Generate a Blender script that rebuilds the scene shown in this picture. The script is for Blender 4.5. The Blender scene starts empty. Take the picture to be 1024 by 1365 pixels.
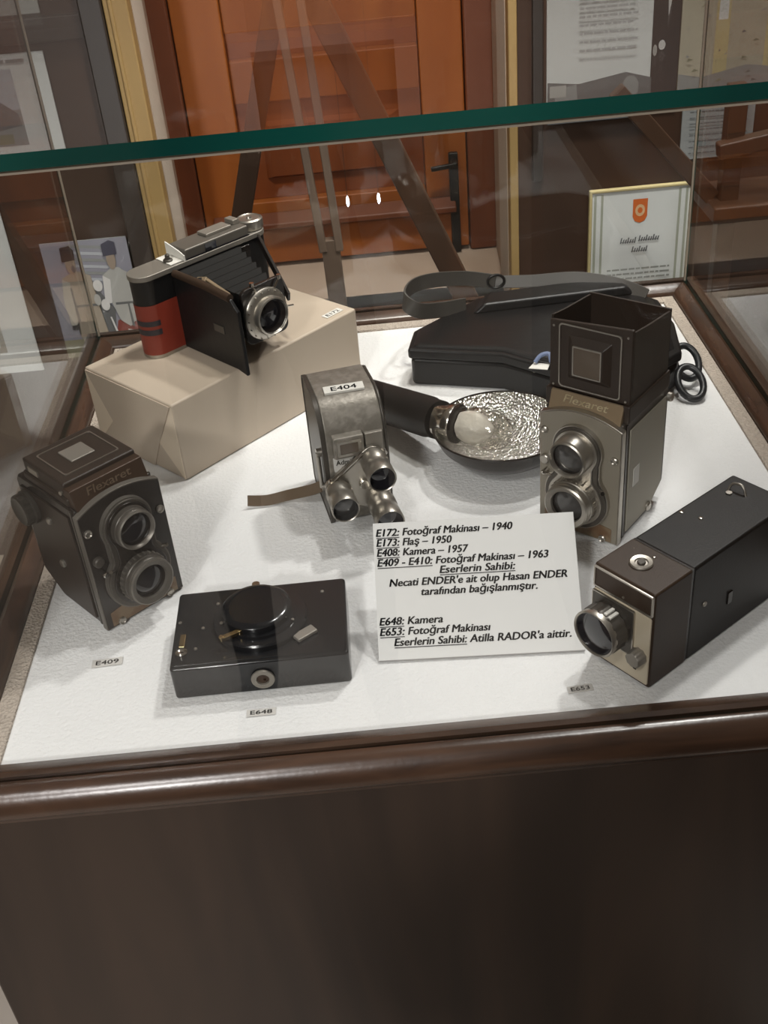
import bpy, bmesh, math, random
from mathutils import Vector, Matrix, Euler
random.seed(4)
sc = bpy.context.scene
C = sc.collection
PI = math.pi
ZC = 0.86                                   # height of the cloth above the floor

# ------------------------------------------------------------------ camera
cam = bpy.data.cameras.new('camera')
cam.sensor_fit = 'HORIZONTAL'; cam.sensor_width = 36.0
cam.lens = 1491.77 / 1024 * 36; cam.clip_start = 0.01
co = bpy.data.objects.new('camera', cam); C.objects.link(co)
rt, up, bk = (0.99552842, -0.05260895, -0.07845679), (0.09445169, 0.5669601, 0.81831236), (0.00143132, -0.82206359, 0.5693939)
co.matrix_world = Matrix(((rt[0], up[0], bk[0], -0.03841), (rt[1], up[1], bk[1], -0.70396), (rt[2], up[2], bk[2], 0.72518 + ZC), (0, 0, 0, 1)))
sc.camera = co

# ------------------------------------------------------------------ view, world, lights
sc.view_settings.view_transform = 'Standard'; sc.view_settings.look = 'None'
sc.view_settings.gamma = 1.0; sc.view_settings.use_curve_mapping = False
sc.view_settings.exposure = 0.0
w = bpy.data.worlds.new('room_air'); sc.world = w; w.use_nodes = True
w.node_tree.nodes['Background'].inputs[0].default_value = (1.0, 0.93, 0.85, 1)
w.node_tree.nodes['Background'].inputs[1].default_value = 0.10
sc.cycles.transparent_max_bounces = 32
sc.cycles.max_bounces = 10

def lamp(name, kind, loc, target, power, color, size, spot=None, blend=0.6):
    l = bpy.data.lights.new(name, kind); l.energy = power; l.color = color
    if kind == 'AREA': l.shape = 'DISK'; l.size = size
    else: l.shadow_soft_size = size
    if kind == 'SPOT': l.spot_size = math.radians(spot); l.spot_blend = blend
    o = bpy.data.objects.new(name, l); C.objects.link(o)
    o.location = loc
    o.rotation_euler = (Vector(target) - Vector(loc)).to_track_quat('-Z', 'Y').to_euler()
    o['label'] = name.replace('_', ' '); o['category'] = 'light'
    return o
lamp('ceiling_spot_over_window', 'SPOT', (0.80, 1.32, 2.85), (0.10, 0.40, ZC), 105, (1.0, 0.96, 0.93), 0.07, 95)
lamp('ceiling_spot_behind_viewer', 'SPOT', (-1.00, -2.80, 2.80), (-0.05, 0.3, ZC), 215, (1.0, 0.965, 0.94), 0.12, 70)
lamp('ceiling_spot_over_case', 'SPOT', (0.50, 0.62, 2.90), (0.12, 0.40, ZC), 62, (1.0, 0.965, 0.94), 0.07, 80)  # added to brighten the right of the cloth; no known source
lamp('ceiling_spot_at_right_board', 'SPOT', (0.85, 0.35, 2.90), (0.60, 1.47, 1.15), 45, (1.0, 0.97, 0.95), 0.10, 60)  # added to brighten the sheets on the right board
lamp('ceiling_spot_at_door', 'SPOT', (0.15, 0.55, 2.90), (0.05, 1.75, 0.95), 120, (1.0, 0.94, 0.86), 0.10, 80)  # added to lift the door and the background
lamp('ceiling_panel', 'AREA', (-0.85, -1.45, 2.96), (-0.5, -0.5, 0.9), 38, (1.0, 0.965, 0.94), 0.6)  # added as soft frontal fill for the card and front faces

# ------------------------------------------------------------------ materials
def mat(name, col, rough=0.5, metal=0.0, spec=0.5, coat=0.0, bump=None, mix=None, alpha=None, trans=0.0, emit=None, emit_s=0.0):
    m = bpy.data.materials.new(name); m.use_nodes = True
    nt = m.node_tree; b = nt.nodes['Principled BSDF']
    b.inputs['Base Color'].default_value = (*col, 1); b.inputs['Roughness'].default_value = rough
    b.inputs['Metallic'].default_value = metal; b.inputs['Specular IOR Level'].default_value = spec
    b.inputs['Coat Weight'].default_value = coat; b.inputs['Coat Roughness'].default_value = 0.08
    b.inputs['Transmission Weight'].default_value = trans
    if emit: b.inputs['Emission Color'].default_value = (*emit, 1); b.inputs['Emission Strength'].default_value = emit_s
    tc = nt.nodes.new('ShaderNodeTexCoord')
    if mix:        # (second colour, scale xyz, detail, low, high, distortion)
        col2, scl, det, lo, hi, dist = mix
        mp = nt.nodes.new('ShaderNodeMapping'); mp.inputs['Scale'].default_value = scl
        no = nt.nodes.new('ShaderNodeTexNoise'); no.inputs['Scale'].default_value = 1; no.inputs['Detail'].default_value = det
        no.inputs['Distortion'].default_value = dist
        mr = nt.nodes.new('ShaderNodeMapRange'); mr.inputs[1].default_value = lo; mr.inputs[2].default_value = hi
        mx = nt.nodes.new('ShaderNodeMix'); mx.data_type = 'RGBA'
        mx.inputs[6].default_value = (*col, 1); mx.inputs[7].default_value = (*col2, 1)
        nt.links.new(tc.outputs['Object'], mp.inputs[0]); nt.links.new(mp.outputs[0], no.inputs['Vector'])
        nt.links.new(no.outputs['Fac'], mr.inputs[0]); nt.links.new(mr.outputs[0], mx.inputs[0])
        nt.links.new(mx.outputs[2], b.inputs['Base Color'])
    if bump:       # (kind, scale, strength, distance)
        kind, scl, st, ds = bump
        if kind == 'noise':
            t = nt.nodes.new('ShaderNodeTexNoise'); t.inputs['Detail'].default_value = 4; out = t.outputs['Fac']
        else:
            t = nt.nodes.new('ShaderNodeTexVoronoi'); out = t.outputs['Distance']
        t.inputs['Scale'].default_value = scl
        bp = nt.nodes.new('ShaderNodeBump'); bp.inputs['Strength'].default_value = st; bp.inputs['Distance'].default_value = ds
        nt.links.new(tc.outputs['Object'], t.inputs['Vector']); nt.links.new(out, bp.inputs['Height'])
        nt.links.new(bp.outputs[0], b.inputs['Normal'])
    return m

def glass_mat(name, tint, f0=0.04, rough=0.0):
    m = bpy.data.materials.new(name); m.use_nodes = True; nt = m.node_tree
    nt.nodes.clear(); N = nt.nodes.new; L = nt.links.new
    out = N('ShaderNodeOutputMaterial'); mx = N('ShaderNodeMixShader'); tr = N('ShaderNodeBsdfTransparent'); gl = N('ShaderNodeBsdfGlossy')
    tr.inputs[0].default_value = (*tint, 1); gl.inputs['Roughness'].default_value = rough
    lw = N('ShaderNodeLayerWeight'); lw.inputs['Blend'].default_value = 0.5
    pw = N('ShaderNodeMath'); pw.operation = 'POWER'; pw.inputs[1].default_value = 5
    ma = N('ShaderNodeMath'); ma.operation = 'MULTIPLY_ADD'; ma.inputs[1].default_value = 1 - f0; ma.inputs[2].default_value = f0
    L(lw.outputs['Facing'], pw.inputs[0]); L(pw.outputs[0], ma.inputs[0]); L(ma.outputs[0], mx.inputs[0])
    L(tr.outputs[0], mx.inputs[1]); L(gl.outputs[0], mx.inputs[2]); L(mx.outputs[0], out.inputs[0])
    return m

M = {}
M['wood_panel'] = mat('dark_stained_wood', (0.030, 0.020, 0.015), 0.36, spec=0.28, mix=((0.052, 0.033, 0.023), (7, 7, 1.1), 3, 0.35, 0.7, 1.6))
M['wood_rim'] = mat('dark_walnut_moulding', (0.036, 0.020, 0.013), 0.26, spec=0.6, mix=((0.080, 0.042, 0.025), (9, 60, 60), 4, 0.35, 0.75, 0.6), bump=('noise', 160, 0.12, 0.001))
M['wood_rim_side'] = mat('dark_walnut_moulding_sides', (0.036, 0.020, 0.013), 0.26, spec=0.6, mix=((0.080, 0.042, 0.025), (60, 9, 60), 4, 0.35, 0.75, 0.6), bump=('noise', 160, 0.12, 0.001))
M['cloth'] = mat('white_textured_cloth', (0.79, 0.787, 0.785), 0.85, spec=0.2, bump=('noise', 240, 0.6, 0.0025))
M['braid'] = mat('beige_woven_braid', (0.50, 0.43, 0.365), 0.9, spec=0.1, bump=('voronoi', 330, 0.9, 0.003))
M['glass'] = glass_mat('clear_cabinet_glass', (0.965, 0.972, 0.968))
M['glass_edge'] = mat('green_polished_glass_edge', (0.003, 0.034, 0.028), 0.12, spec=0.6, mix=((0.006, 0.085, 0.066), (3, 3, 3), 2, 0.4, 0.7, 0))
M['glass_line'] = mat('frosted_glass_seam', (0.33, 0.28, 0.22), 0.5)
M['black_leather'] = mat('black_leather', (0.008, 0.0075, 0.0075), 0.36, spec=0.35, bump=('noise', 90, 0.15, 0.002))
M['bellows_cloth'] = mat('matt_black_bellows', (0.010, 0.009, 0.008), 0.75, spec=0.2)
M['tlr_black'] = mat('worn_black_leatherette', (0.026, 0.017, 0.012), 0.42, spec=0.45, bump=('noise', 700, 0.25, 0.0008))
M['black_enamel'] = mat('black_enamel', (0.016, 0.012, 0.010), 0.25, spec=0.5)
M['brown_metal'] = mat('aged_brown_lacquer', (0.050, 0.028, 0.017), 0.35, metal=0.3)
M['rust_plate'] = mat('worn_rusty_plate', (0.15, 0.085, 0.045), 0.45, metal=0.2, mix=((0.22, 0.16, 0.10), (90, 90, 90), 3, 0.4, 0.65, 0.5))
M['grey_leather'] = mat('grey_leatherette', (0.30, 0.275, 0.225), 0.55, spec=0.35, bump=('noise', 700, 0.25, 0.0008))
M['grey_plate'] = mat('warm_grey_lacquer', (0.215, 0.190, 0.150), 0.40, spec=0.45)
M['tan_plate'] = mat('tan_lacquer', (0.24, 0.175, 0.108), 0.40, metal=0.2)
M['hammertone'] = mat('grey_hammertone', (0.215, 0.195, 0.165), 0.40, metal=0.35, bump=('noise', 240, 0.25, 0.0015), mix=((0.29, 0.265, 0.23), (120, 120, 120), 2, 0.4, 0.65, 0))
M['chrome'] = mat('chrome', (0.62, 0.59, 0.54), 0.16, metal=1.0)
M['satin'] = mat('satin_chrome', (0.43, 0.40, 0.355), 0.34, metal=0.9)
M['ring_grey'] = mat('worn_grey_ring', (0.16, 0.145, 0.125), 0.40, metal=0.5)
M['dull'] = mat('dull_aluminium', (0.30, 0.275, 0.24), 0.45, metal=0.6)
M['dark_grey'] = mat('dark_grey_metal', (0.075, 0.066, 0.056), 0.4, metal=0.4)
M['brass'] = mat('brass', (0.60, 0.46, 0.24), 0.25, metal=1.0)
M['letter_dim'] = mat('dim_gilt_letters', (0.21, 0.15, 0.10), 0.4)
M['letter_pale'] = mat('pale_gilt_letters', (0.80, 0.70, 0.48), 0.4)
M['lens'] = mat('coated_lens_glass', (0.014, 0.013, 0.016), 0.06, spec=0.7, coat=0.2)
M['lens_grey'] = mat('grey_lens_glass', (0.050, 0.047, 0.045), 0.10, spec=0.7, coat=0.2)
M['finder'] = mat('finder_glass', (0.11, 0.085, 0.065), 0.12, spec=0.7)
M['mirror'] = mat('hammered_reflector', (0.78, 0.76, 0.72), 0.16, metal=1.0, bump=('voronoi', 330, 0.7, 0.004))
M['bulb'] = glass_mat('clear_bulb_glass', (0.93, 0.92, 0.89), 0.14, 0.05)
M['bulb_fill'] = mat('pale_bulb_filling', (0.74, 0.70, 0.64), 0.25, spec=0.5, bump=('noise', 60, 0.6, 0.006))
M['cream_paper'] = mat('cream_wrapping_paper', (0.51, 0.425, 0.335), 0.48, spec=0.45, bump=('noise', 18, 0.15, 0.004))
M['cream_paper2'] = mat('pale_wrapping_paper_fold', (0.72, 0.61, 0.475), 0.5, spec=0.4)
M['card'] = mat('white_card', (0.72, 0.715, 0.70), 0.6, spec=0.25)
M['card_edge'] = mat('grey_card_edge', (0.33, 0.32, 0.31), 0.7)
M['ink'] = mat('black_ink', (0.012, 0.012, 0.013), 0.6, spec=0.2)
M['grey_label'] = mat('grey_paper_label', (0.58, 0.56, 0.53), 0.7, spec=0.2)
M['label_ink'] = mat('faded_ink', (0.20, 0.19, 0.18), 0.7, spec=0.2)
M['white_label'] = mat('white_paper_label', (0.70, 0.68, 0.63), 0.6, spec=0.2)
M['red_tape'] = mat('red_tape', (0.215, 0.030, 0.016), 0.45, spec=0.4)
M['dark_mark'] = mat('dark_blue_print', (0.020, 0.017, 0.022), 0.5)
M['tan_leather'] = mat('brown_leather', (0.115, 0.078, 0.048), 0.6, spec=0.3, bump=('noise', 200, 0.3, 0.001))
M['grey_strap'] = mat('grey_leather_strap', (0.052, 0.047, 0.041), 0.45, spec=0.4, bump=('noise', 250, 0.2, 0.001))
M['rubber'] = mat('black_plastic_ring', (0.018, 0.019, 0.021), 0.35)
M['brown_box'] = mat('dark_brown_leatherette', (0.040, 0.024, 0.015), 0.45, spec=0.3, bump=('noise', 600, 0.2, 0.0008))
M['black_box'] = mat('black_leatherette', (0.009, 0.007, 0.006), 0.45, spec=0.3, bump=('noise', 600, 0.2, 0.0008))
M['cream_panel'] = mat('cream_enamel', (0.62, 0.54, 0.41), 0.4)
M['piano'] = mat('black_bakelite', (0.013, 0.013, 0.014), 0.16, spec=0.5)
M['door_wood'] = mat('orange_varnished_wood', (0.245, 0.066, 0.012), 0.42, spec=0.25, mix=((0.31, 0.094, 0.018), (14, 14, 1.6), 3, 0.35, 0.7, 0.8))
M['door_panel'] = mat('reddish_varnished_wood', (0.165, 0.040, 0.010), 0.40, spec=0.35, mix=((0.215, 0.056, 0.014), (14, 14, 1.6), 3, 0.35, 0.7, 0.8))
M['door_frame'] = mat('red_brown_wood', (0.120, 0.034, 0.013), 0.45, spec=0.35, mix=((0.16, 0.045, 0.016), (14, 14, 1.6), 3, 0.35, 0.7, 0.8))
M['plaster'] = mat('beige_plaster', (0.47, 0.37, 0.29), 0.9, spec=0.1, mix=((0.40, 0.30, 0.225), (5, 5, 5), 4, 0.4, 0.7, 0.3))
M['wall'] = mat('cream_wall', (0.55, 0.48, 0.40), 0.9, spec=0.1)
M['ceiling'] = mat('white_ceiling', (0.72, 0.70, 0.66), 0.9, spec=0.1)
M['floor'] = mat('pale_stone_floor', (0.52, 0.47, 0.41), 0.45, mix=((0.60, 0.55, 0.49), (3, 3, 3), 4, 0.35, 0.7, 0.8))
M['gilt'] = mat('gilded_trim', (0.36, 0.24, 0.095), 0.5, spec=0.3, mix=((0.28, 0.18, 0.075), (4, 4, 2), 3, 0.4, 0.7, 0))
M['board'] = mat('dark_brown_board', (0.042, 0.024, 0.016), 0.42, spec=0.35, mix=((0.062, 0.030, 0.018), (6, 6, 1.2), 3, 0.35, 0.7, 0.8))
M['dark_frame'] = mat('blackish_wood', (0.034, 0.026, 0.022), 0.4, spec=0.4)
M['tripod_wood'] = mat('dark_tripod_wood', (0.045, 0.024, 0.014), 0.45, spec=0.35, mix=((0.075, 0.036, 0.02), (20, 20, 2), 3, 0.35, 0.7, 0.5))
M['tripod_grey'] = mat('grey_brown_tripod_wood', (0.110, 0.075, 0.054), 0.5, spec=0.35, mix=((0.15, 0.10, 0.07), (20, 20, 2), 3, 0.35, 0.7, 0.5))  # light reflected on the middle leg is put into this tone
M['iron'] = mat('black_iron', (0.012, 0.011, 0.010), 0.4, metal=0.4)
M['visitor_jacket'] = mat('dark_jacket', (0.020, 0.020, 0.024), 0.85, spec=0.2)
M['visitor_trousers'] = mat('dark_trousers', (0.016, 0.016, 0.020), 0.85, spec=0.2)
M['visitor_skin'] = mat('skin', (0.45, 0.26, 0.18), 0.5)
M['led'] = mat('lit_led', (0.8, 0.85, 1.0), 0.3, emit=(0.75, 0.85, 1.0), emit_s=14)  # glow stands for light reflected in the glass
def flat(name, col): 
    M[name] = mat(name, col, 0.55, spec=0.3)
for n, c in (('poster_white', (0.70, 0.72, 0.71)), ('print_faint', (0.44, 0.45, 0.45)), ('print_grey', (0.25, 0.26, 0.26)), ('print_mid', (0.12, 0.125, 0.13)), ('print_dark', (0.022, 0.023, 0.027)), ('print_pale', (0.40, 0.40, 0.38)),
             ('print_lilac', (0.27, 0.27, 0.32)), ('print_tan', (0.34, 0.29, 0.23)), ('print_cream', (0.42, 0.40, 0.35)), ('print_skin', (0.30, 0.24, 0.19)), ('print_navy', (0.045, 0.045, 0.075)),
             ('print_red', (0.22, 0.05, 0.04)), ('print_white', (0.62, 0.61, 0.60)), ('print_blue', (0.17, 0.21, 0.33)), ('print_olive', (0.20, 0.20, 0.13)), ('print_yellow', (0.50, 0.43, 0.24)), ('crest_orange', (0.62, 0.14, 0.03)),
             ('crest_pale', (0.70, 0.45, 0.25)), ('cert_border', (0.38, 0.40, 0.33)), ('cert_line', (0.30, 0.31, 0.29)), ('aged_doc', (0.43, 0.40, 0.31)), ('doc_tape', (0.56, 0.47, 0.24)), ('sky_grey', (0.42, 0.44, 0.48))):
    flat(n, c)

# ------------------------------------------------------------------ mesh helpers
def B(): return bmesh.new()
I4 = Matrix.Identity(4)
def box(bm, x0, x1, y0, y1, z0, z1, mx=I4, mi=0):
    v = [bm.verts.new(mx @ Vector(p)) for p in ((x0,y0,z0),(x1,y0,z0),(x1,y1,z0),(x0,y1,z0),(x0,y0,z1),(x1,y0,z1),(x1,y1,z1),(x0,y1,z1))]
    for f in ((3,2,1,0),(4,5,6,7),(0,1,5,4),(1,2,6,5),(2,3,7,6),(3,0,4,7)):
        bm.faces.new([v[i] for i in f]).material_index = mi
def prism(bm, poly, h0, h1, axis='z', mx=I4, mi=0, scale1=1.0, cen=(0,0)):
    """extrude a 2D polygon along an axis; axis 'x': poly=(y,z); 'y': poly=(x,z); 'z': poly=(x,y)"""
    def P(p, h, s):
        a, b = cen[0] + (p[0]-cen[0])*s, cen[1] + (p[1]-cen[1])*s
        return Vector({'x': (h, a, b), 'y': (a, h, b), 'z': (a, b, h)}[axis])
    A = [bm.verts.new(mx @ P(p, h0, 1)) for p in poly]; D = [bm.verts.new(mx @ P(p, h1, scale1)) for p in poly]
    n = len(poly); fs = [bm.faces.new(A), bm.faces.new(D[::-1])]
    for i in range(n): fs.append(bm.faces.new((A[i], D[i], D[(i+1) % n], A[(i+1) % n])))
    for f in fs: f.material_index = mi
def lathe(bm, prof, mx=I4, seg=48, mi=0, wob=None):
    """revolve (r, h) about local z"""
    rings = []
    for r, h in prof:
        if r < 1e-6: rings.append([bm.verts.new(mx @ Vector((0, 0, h)))])
        else:
            rings.append([bm.verts.new(mx @ Vector((r*(wob(k, seg) if wob else 1)*math.cos(2*PI*k/seg), r*(wob(k, seg) if wob else 1)*math.sin(2*PI*k/seg), h))) for k in range(seg)])
    for a, b in zip(rings, rings[1:]):
        for k in range(seg):
            k2 = (k+1) % seg
            if len(a) == 1 and len(b) == 1: continue
            if len(a) == 1: f = bm.faces.new((a[0], b[k2], b[k]))
            elif len(b) == 1: f = bm.faces.new((a[k], a[k2], b[0]))
            else: f = bm.faces.new((a[k], a[k2], b[k2], b[k]))
            f.material_index = mi
def along(p, d):
    """matrix taking local z to direction d at p"""
    return Matrix.Translation(Vector(p)) @ Vector(d).to_track_quat('Z', 'Y').to_matrix().to_4x4()
def cyl(bm, p, d, r, h, seg=32, r2=None, ch=0.0, mi=0):
    r2 = r if r2 is None else r2
    pr = [(0, 0), (r-ch, 0), (r, ch), (r2, h-ch), (r2-ch, h), (0, h)] if ch else [(0, 0), (r, 0), (r2, h), (0, h)]
    lathe(bm, pr, along(p, d), seg, mi)
def tube(bm, pts, r, seg=10, mi=0, closed=False):
    pts = [Vector(p) for p in pts]; n = len(pts); rings = []; prev = None
    for i, p in enumerate(pts):
        t = ((pts[(i+1) % n] if closed or i < n-1 else p) - (pts[i-1] if closed or i > 0 else p)).normalized()
        if prev is None: u = t.orthogonal().normalized()
        else: u = (prev - t*prev.dot(t)).normalized()
        prev = u; v = t.cross(u)
        rings.append([bm.verts.new(p + (u*math.cos(2*PI*k/seg) + v*math.sin(2*PI*k/seg))*r) for k in range(seg)])
    for i in range(n if closed else n-1):
        a, b = rings[i], rings[(i+1) % n]
        for k in range(seg): bm.faces.new((a[k], a[(k+1) % seg], b[(k+1) % seg], b[k])).material_index = mi
    if not closed: bm.faces.new(rings[0][::-1]); bm.faces.new(rings[-1])
def strip(bm, pts, side, wid, th, mi=0):
    """flat strap: rectangular section swept along pts; side = width direction (one or per point)"""
    pts = [Vector(p) for p in pts]; n = len(pts); rings = []
    for i, p in enumerate(pts):
        t = (pts[min(i+1, n-1)] - pts[max(i-1, 0)]).normalized()
        s = Vector(side[i] if isinstance(side, list) else side); s = (s - t*s.dot(t)).normalized(); nn = t.cross(s)
        rings.append([bm.verts.new(p + s*a*wid/2 + nn*b*th/2) for a, b in ((-1,-1),(1,-1),(1,1),(-1,1))])
    for a, b in zip(rings, rings[1:]):
        for k in range(4): bm.faces.new((a[k], a[(k+1) % 4], b[(k+1) % 4], b[k])).material_index = mi
    bm.faces.new(rings[0][::-1]); bm.faces.new(rings[-1])
def curve_pts(ctrl, n=8):
    P = [Vector(p) for p in ctrl]; P = [P[0]] + P + [P[-1]]; out = []
    for i in range(1, len(P)-2):
        for k in range(n):
            t = k/n; a, b, c, d = P[i-1:i+3]
            out.append(0.5*((2*b) + (c-a)*t + (2*a-5*b+4*c-d)*t*t + (3*b-a-3*c+d)*t**3))
    out.append(P[-2]); return out
def bar(bm, p0, p1, wx, wy, ref=(0, 1, 0), mi=0):
    p0, p1 = Vector(p0), Vector(p1); t = (p1-p0).normalized(); v = (Vector(ref) - t*Vector(ref).dot(t)).normalized(); u = t.cross(v)
    mx = Matrix(((u.x, v.x, t.x, p0.x), (u.y, v.y, t.y, p0.y), (u.z, v.z, t.z, p0.z), (0, 0, 0, 1)))
    box(bm, -wx/2, wx/2, -wy/2, wy/2, 0, (p1-p0).length, mx, mi)
def rrect(x0, x1, y0, y1, r, n=5):
    out = []
    for cx, cy, a in ((x1-r, y0+r, -PI/2), (x1-r, y1-r, 0), (x0+r, y1-r, PI/2), (x0+r, y0+r, PI)):
        for k in range(n+1): out.append((cx + r*math.cos(a + PI/2*k/n), cy + r*math.sin(a + PI/2*k/n)))
    return out
def frame_ring(bm, outer, inner, h0, h1, axis='y', mx=I4, mi=0):
    """a flat ring between two polygons with the same vertex count"""
    def P(p, h): return Vector({'x': (h, p[0], p[1]), 'y': (p[0], h, p[1]), 'z': (p[0], p[1], h)}[axis])
    n = len(outer)
    a = [bm.verts.new(mx @ P(p, h0)) for p in outer]; b = [bm.verts.new(mx @ P(p, h0)) for p in inner]
    c = [bm.verts.new(mx @ P(p, h1)) for p in outer]; d = [bm.verts.new(mx @ P(p, h1)) for p in inner]
    for i in range(n):
        j = (i+1) % n
        for q in ((a[i], a[j], b[j], b[i]), (c[i], d[i], d[j], c[j]), (a[i], c[i], c[j], a[j]), (b[i], b[j], d[j], d[i])):
            bm.faces.new(q).material_index = mi
def circ(cx, cz, r, n=40, a0=0): return [(cx + r*math.cos(a0+2*PI*k/n), cz + r*math.sin(a0+2*PI*k/n)) for k in range(n)]

def obj(name, bm, mats, parent=None, bevel=0.0, smooth=True, seg=2, angle=38):
    bmesh.ops.recalc_face_normals(bm, faces=bm.faces)
    me = bpy.data.meshes.new(name); bm.to_mesh(me); bm.free()
    for m in (mats if isinstance(mats, (list, tuple)) else [mats]): me.materials.append(M[m])
    if smooth:
        me.polygons.foreach_set('use_smooth', [True]*len(me.polygons)); me.set_sharp_from_angle(angle=math.radians(angle))
    o = bpy.data.objects.new(name, me); C.objects.link(o)
    if parent: o.parent = parent
    if bevel:
        b = o.modifiers.new('soft_edges', 'BEVEL'); b.width = bevel; b.segments = seg; b.limit_method = 'ANGLE'; b.angle_limit = math.radians(35); b.harden_normals = smooth
    return o
def tag(o, label=None, cat=None, group=None, kind=None):
    if label: o['label'] = label
    if cat: o['category'] = cat
    if group: o['group'] = group
    if kind: o['kind'] = kind
    return o
def thing(name, label, cat, loc, rz=0.0, group=None):
    o = bpy.data.objects.new(name, None); C.objects.link(o); o.empty_display_size = 0.02
    o.location = (loc[0], loc[1], loc[2] + ZC); o.rotation_euler = (0, 0, math.radians(rz))
    return tag(o, label, cat, group)
def struct(name, bm, m, parent=None, label=None, **k):
    o = obj(name, bm, m, parent, **k)
    if not parent: o['kind'] = 'structure'
    if label: o['label'] = label
    return o
def text_bm(bm, s, size, mx, fit=None, align='LEFT', bold=0.0, shear=0.0, ext=0.0002, mi=0):
    """lettering as mesh, local x right and local y up of mx; fit = total width"""
    c = bpy.data.curves.new('lettering', 'FONT'); c.body = s; c.size = size; c.align_x = 'LEFT'; c.shear = shear; c.extrude = ext; c.resolution_u = 3
    t = bpy.data.objects.new('lettering_tmp', c); C.objects.link(t)
    dg = bpy.context.evaluated_depsgraph_get(); dg.update()
    me = bpy.data.meshes.new_from_object(t.evaluated_get(dg))
    C.objects.unlink(t); bpy.data.objects.remove(t); bpy.data.curves.remove(c)
    xs = [v.co.x for v in me.vertices]; x0, x1 = min(xs), max(xs); wd = x1-x0
    sx = fit/wd if fit else 1.0
    dx = {'LEFT': 0, 'CENTER': -wd*sx/2, 'RIGHT': -wd*sx}[align]
    for v in me.vertices: v.co = mx @ Vector(((v.co.x-x0)*sx + dx, v.co.y, v.co.z))
    n0 = len(bm.faces); bm.from_mesh(me)
    if bold:
        for a, b in ((1, 0), (-1, 0), (0.5, 0.7), (-0.5, -0.7)):
            m2 = me.copy(); off = mx.to_3x3() @ Vector((a*bold*size, b*bold*size*0.6, 0))
            for v in m2.vertices: v.co += off
            bm.from_mesh(m2); bpy.data.meshes.remove(m2)
    bpy.data.meshes.remove(me)
    bm.faces.ensure_lookup_table()
    for f in bm.faces[n0:]: f.material_index = mi
    return wd*sx
FRONT = Matrix(((1,0,0,0),(0,0,-1,0),(0,1,0,0),(0,0,0,1)))     # text plane facing -y
def front_at(x, y, z): return Matrix.Translation((x, y, z)) @ FRONT

# ------------------------------------------------------------------ the room
YW, YD = 1.5, 1.84
OL, OR, OB, OT = -0.408, 0.266, ZC-0.295, 2.5
bm = B(); box(bm, -3.2, 3.2, -3.7, 2.1, -0.06, 0); struct('floor', bm, 'floor')
bm = B(); box(bm, -3.2, 3.2, -3.7, 2.1, 3.0, 3.06); struct('ceiling', bm, 'ceiling')
bm = B()
for x0, x1, z0, z1 in ((-3.2, OL, 0, 3.0), (OR, 3.2, 0, 3.0), (OL, OR, 0, OB), (OL, OR, OT, 3.0)): box(bm, x0, x1, YW, YW+0.12, z0, z1)
struct('wall_back', bm, 'wall', smooth=False)
bm = B(); box(bm, -3.26, -3.2, -3.7, 2.1, 0, 3.0); struct('wall_left', bm, 'wall')
bm = B(); box(bm, 3.2, 3.26, -3.7, 2.1, 0, 3.0); struct('wall_right', bm, 'wall')
bm = B(); box(bm, -3.26, 3.26, -3.76, -3.7, 0, 3.0); struct('wall_front', bm, 'wall')
# plaster niche: splayed reveals and sill
bm = B()
for xa, xb, sgn in ((OL, -0.44, -1), (OR, 0.286, 1)):
    prism(bm, [(xa, YW-0.002), (xb, YD+0.04), (xb+sgn*0.12, YD+0.04), (xa+sgn*0.12, YW-0.002)], OB-0.05, OT, 'z')
prism(bm, [(OL-0.02, YW-0.004), (OR+0.01, YW-0.004), (0.30, YD+0.05), (-0.46, YD+0.05)], OB-0.06, OB, 'z')
struct('trim_1', bm, 'plaster', label='beige plaster reveal and sill around the wooden door', smooth=False)
# wooden door in the niche
door = bpy.data.objects.new('door_1', None); C.objects.link(door); door.location = (0, 0, ZC); tag(door, kind='structure', label='orange-brown panelled wooden door in a plaster niche')
zb, zt = OB-ZC+0.001, OT-ZC
bm = B()
box(bm, -0.440, -0.392, YD-0.02, YD+0.05, zb, zt); box(bm, 0.222, 0.286, YD-0.02, YD+0.05, zb, zt)
struct('door_frame', bm, 'door_frame', door, bevel=0.006)
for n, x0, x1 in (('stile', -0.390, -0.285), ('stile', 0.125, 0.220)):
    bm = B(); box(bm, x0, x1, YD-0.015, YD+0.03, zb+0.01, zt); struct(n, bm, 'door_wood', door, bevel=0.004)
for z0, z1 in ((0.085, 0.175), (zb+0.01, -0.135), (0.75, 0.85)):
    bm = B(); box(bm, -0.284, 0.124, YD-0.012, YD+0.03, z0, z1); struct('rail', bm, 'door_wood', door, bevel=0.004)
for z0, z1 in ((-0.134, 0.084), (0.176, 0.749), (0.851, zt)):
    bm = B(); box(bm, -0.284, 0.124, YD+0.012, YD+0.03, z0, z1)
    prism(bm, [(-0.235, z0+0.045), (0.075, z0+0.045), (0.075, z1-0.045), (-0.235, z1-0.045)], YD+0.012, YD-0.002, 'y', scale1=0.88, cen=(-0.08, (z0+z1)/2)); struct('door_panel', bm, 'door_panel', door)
bm = B(); prism(bm, [(YD-0.045, -0.19), (YD-0.045, -0.178), (YD-0.016, -0.158), (YD-0.016, -0.195)], -0.37, 0.19, 'x'); struct('weather_bar', bm, 'door_frame', door, bevel=0.003)
bm = B(); box(bm, 0.178, 0.199, YD-0.030, YD-0.016, -0.292, -0.058)
h = struct('door_handle', bm, 'iron', door, bevel=0.003)
bm = B(); cyl(bm, (0.188, YD-0.03, -0.075), (0, -1, 0), 0.007, 0.03, 16); bar(bm, (0.194, YD-0.06, -0.075), (0.135, YD-0.06, -0.081), 0.010, 0.010); struct('lever', bm, 'iron', h, bevel=0.002)

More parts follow.
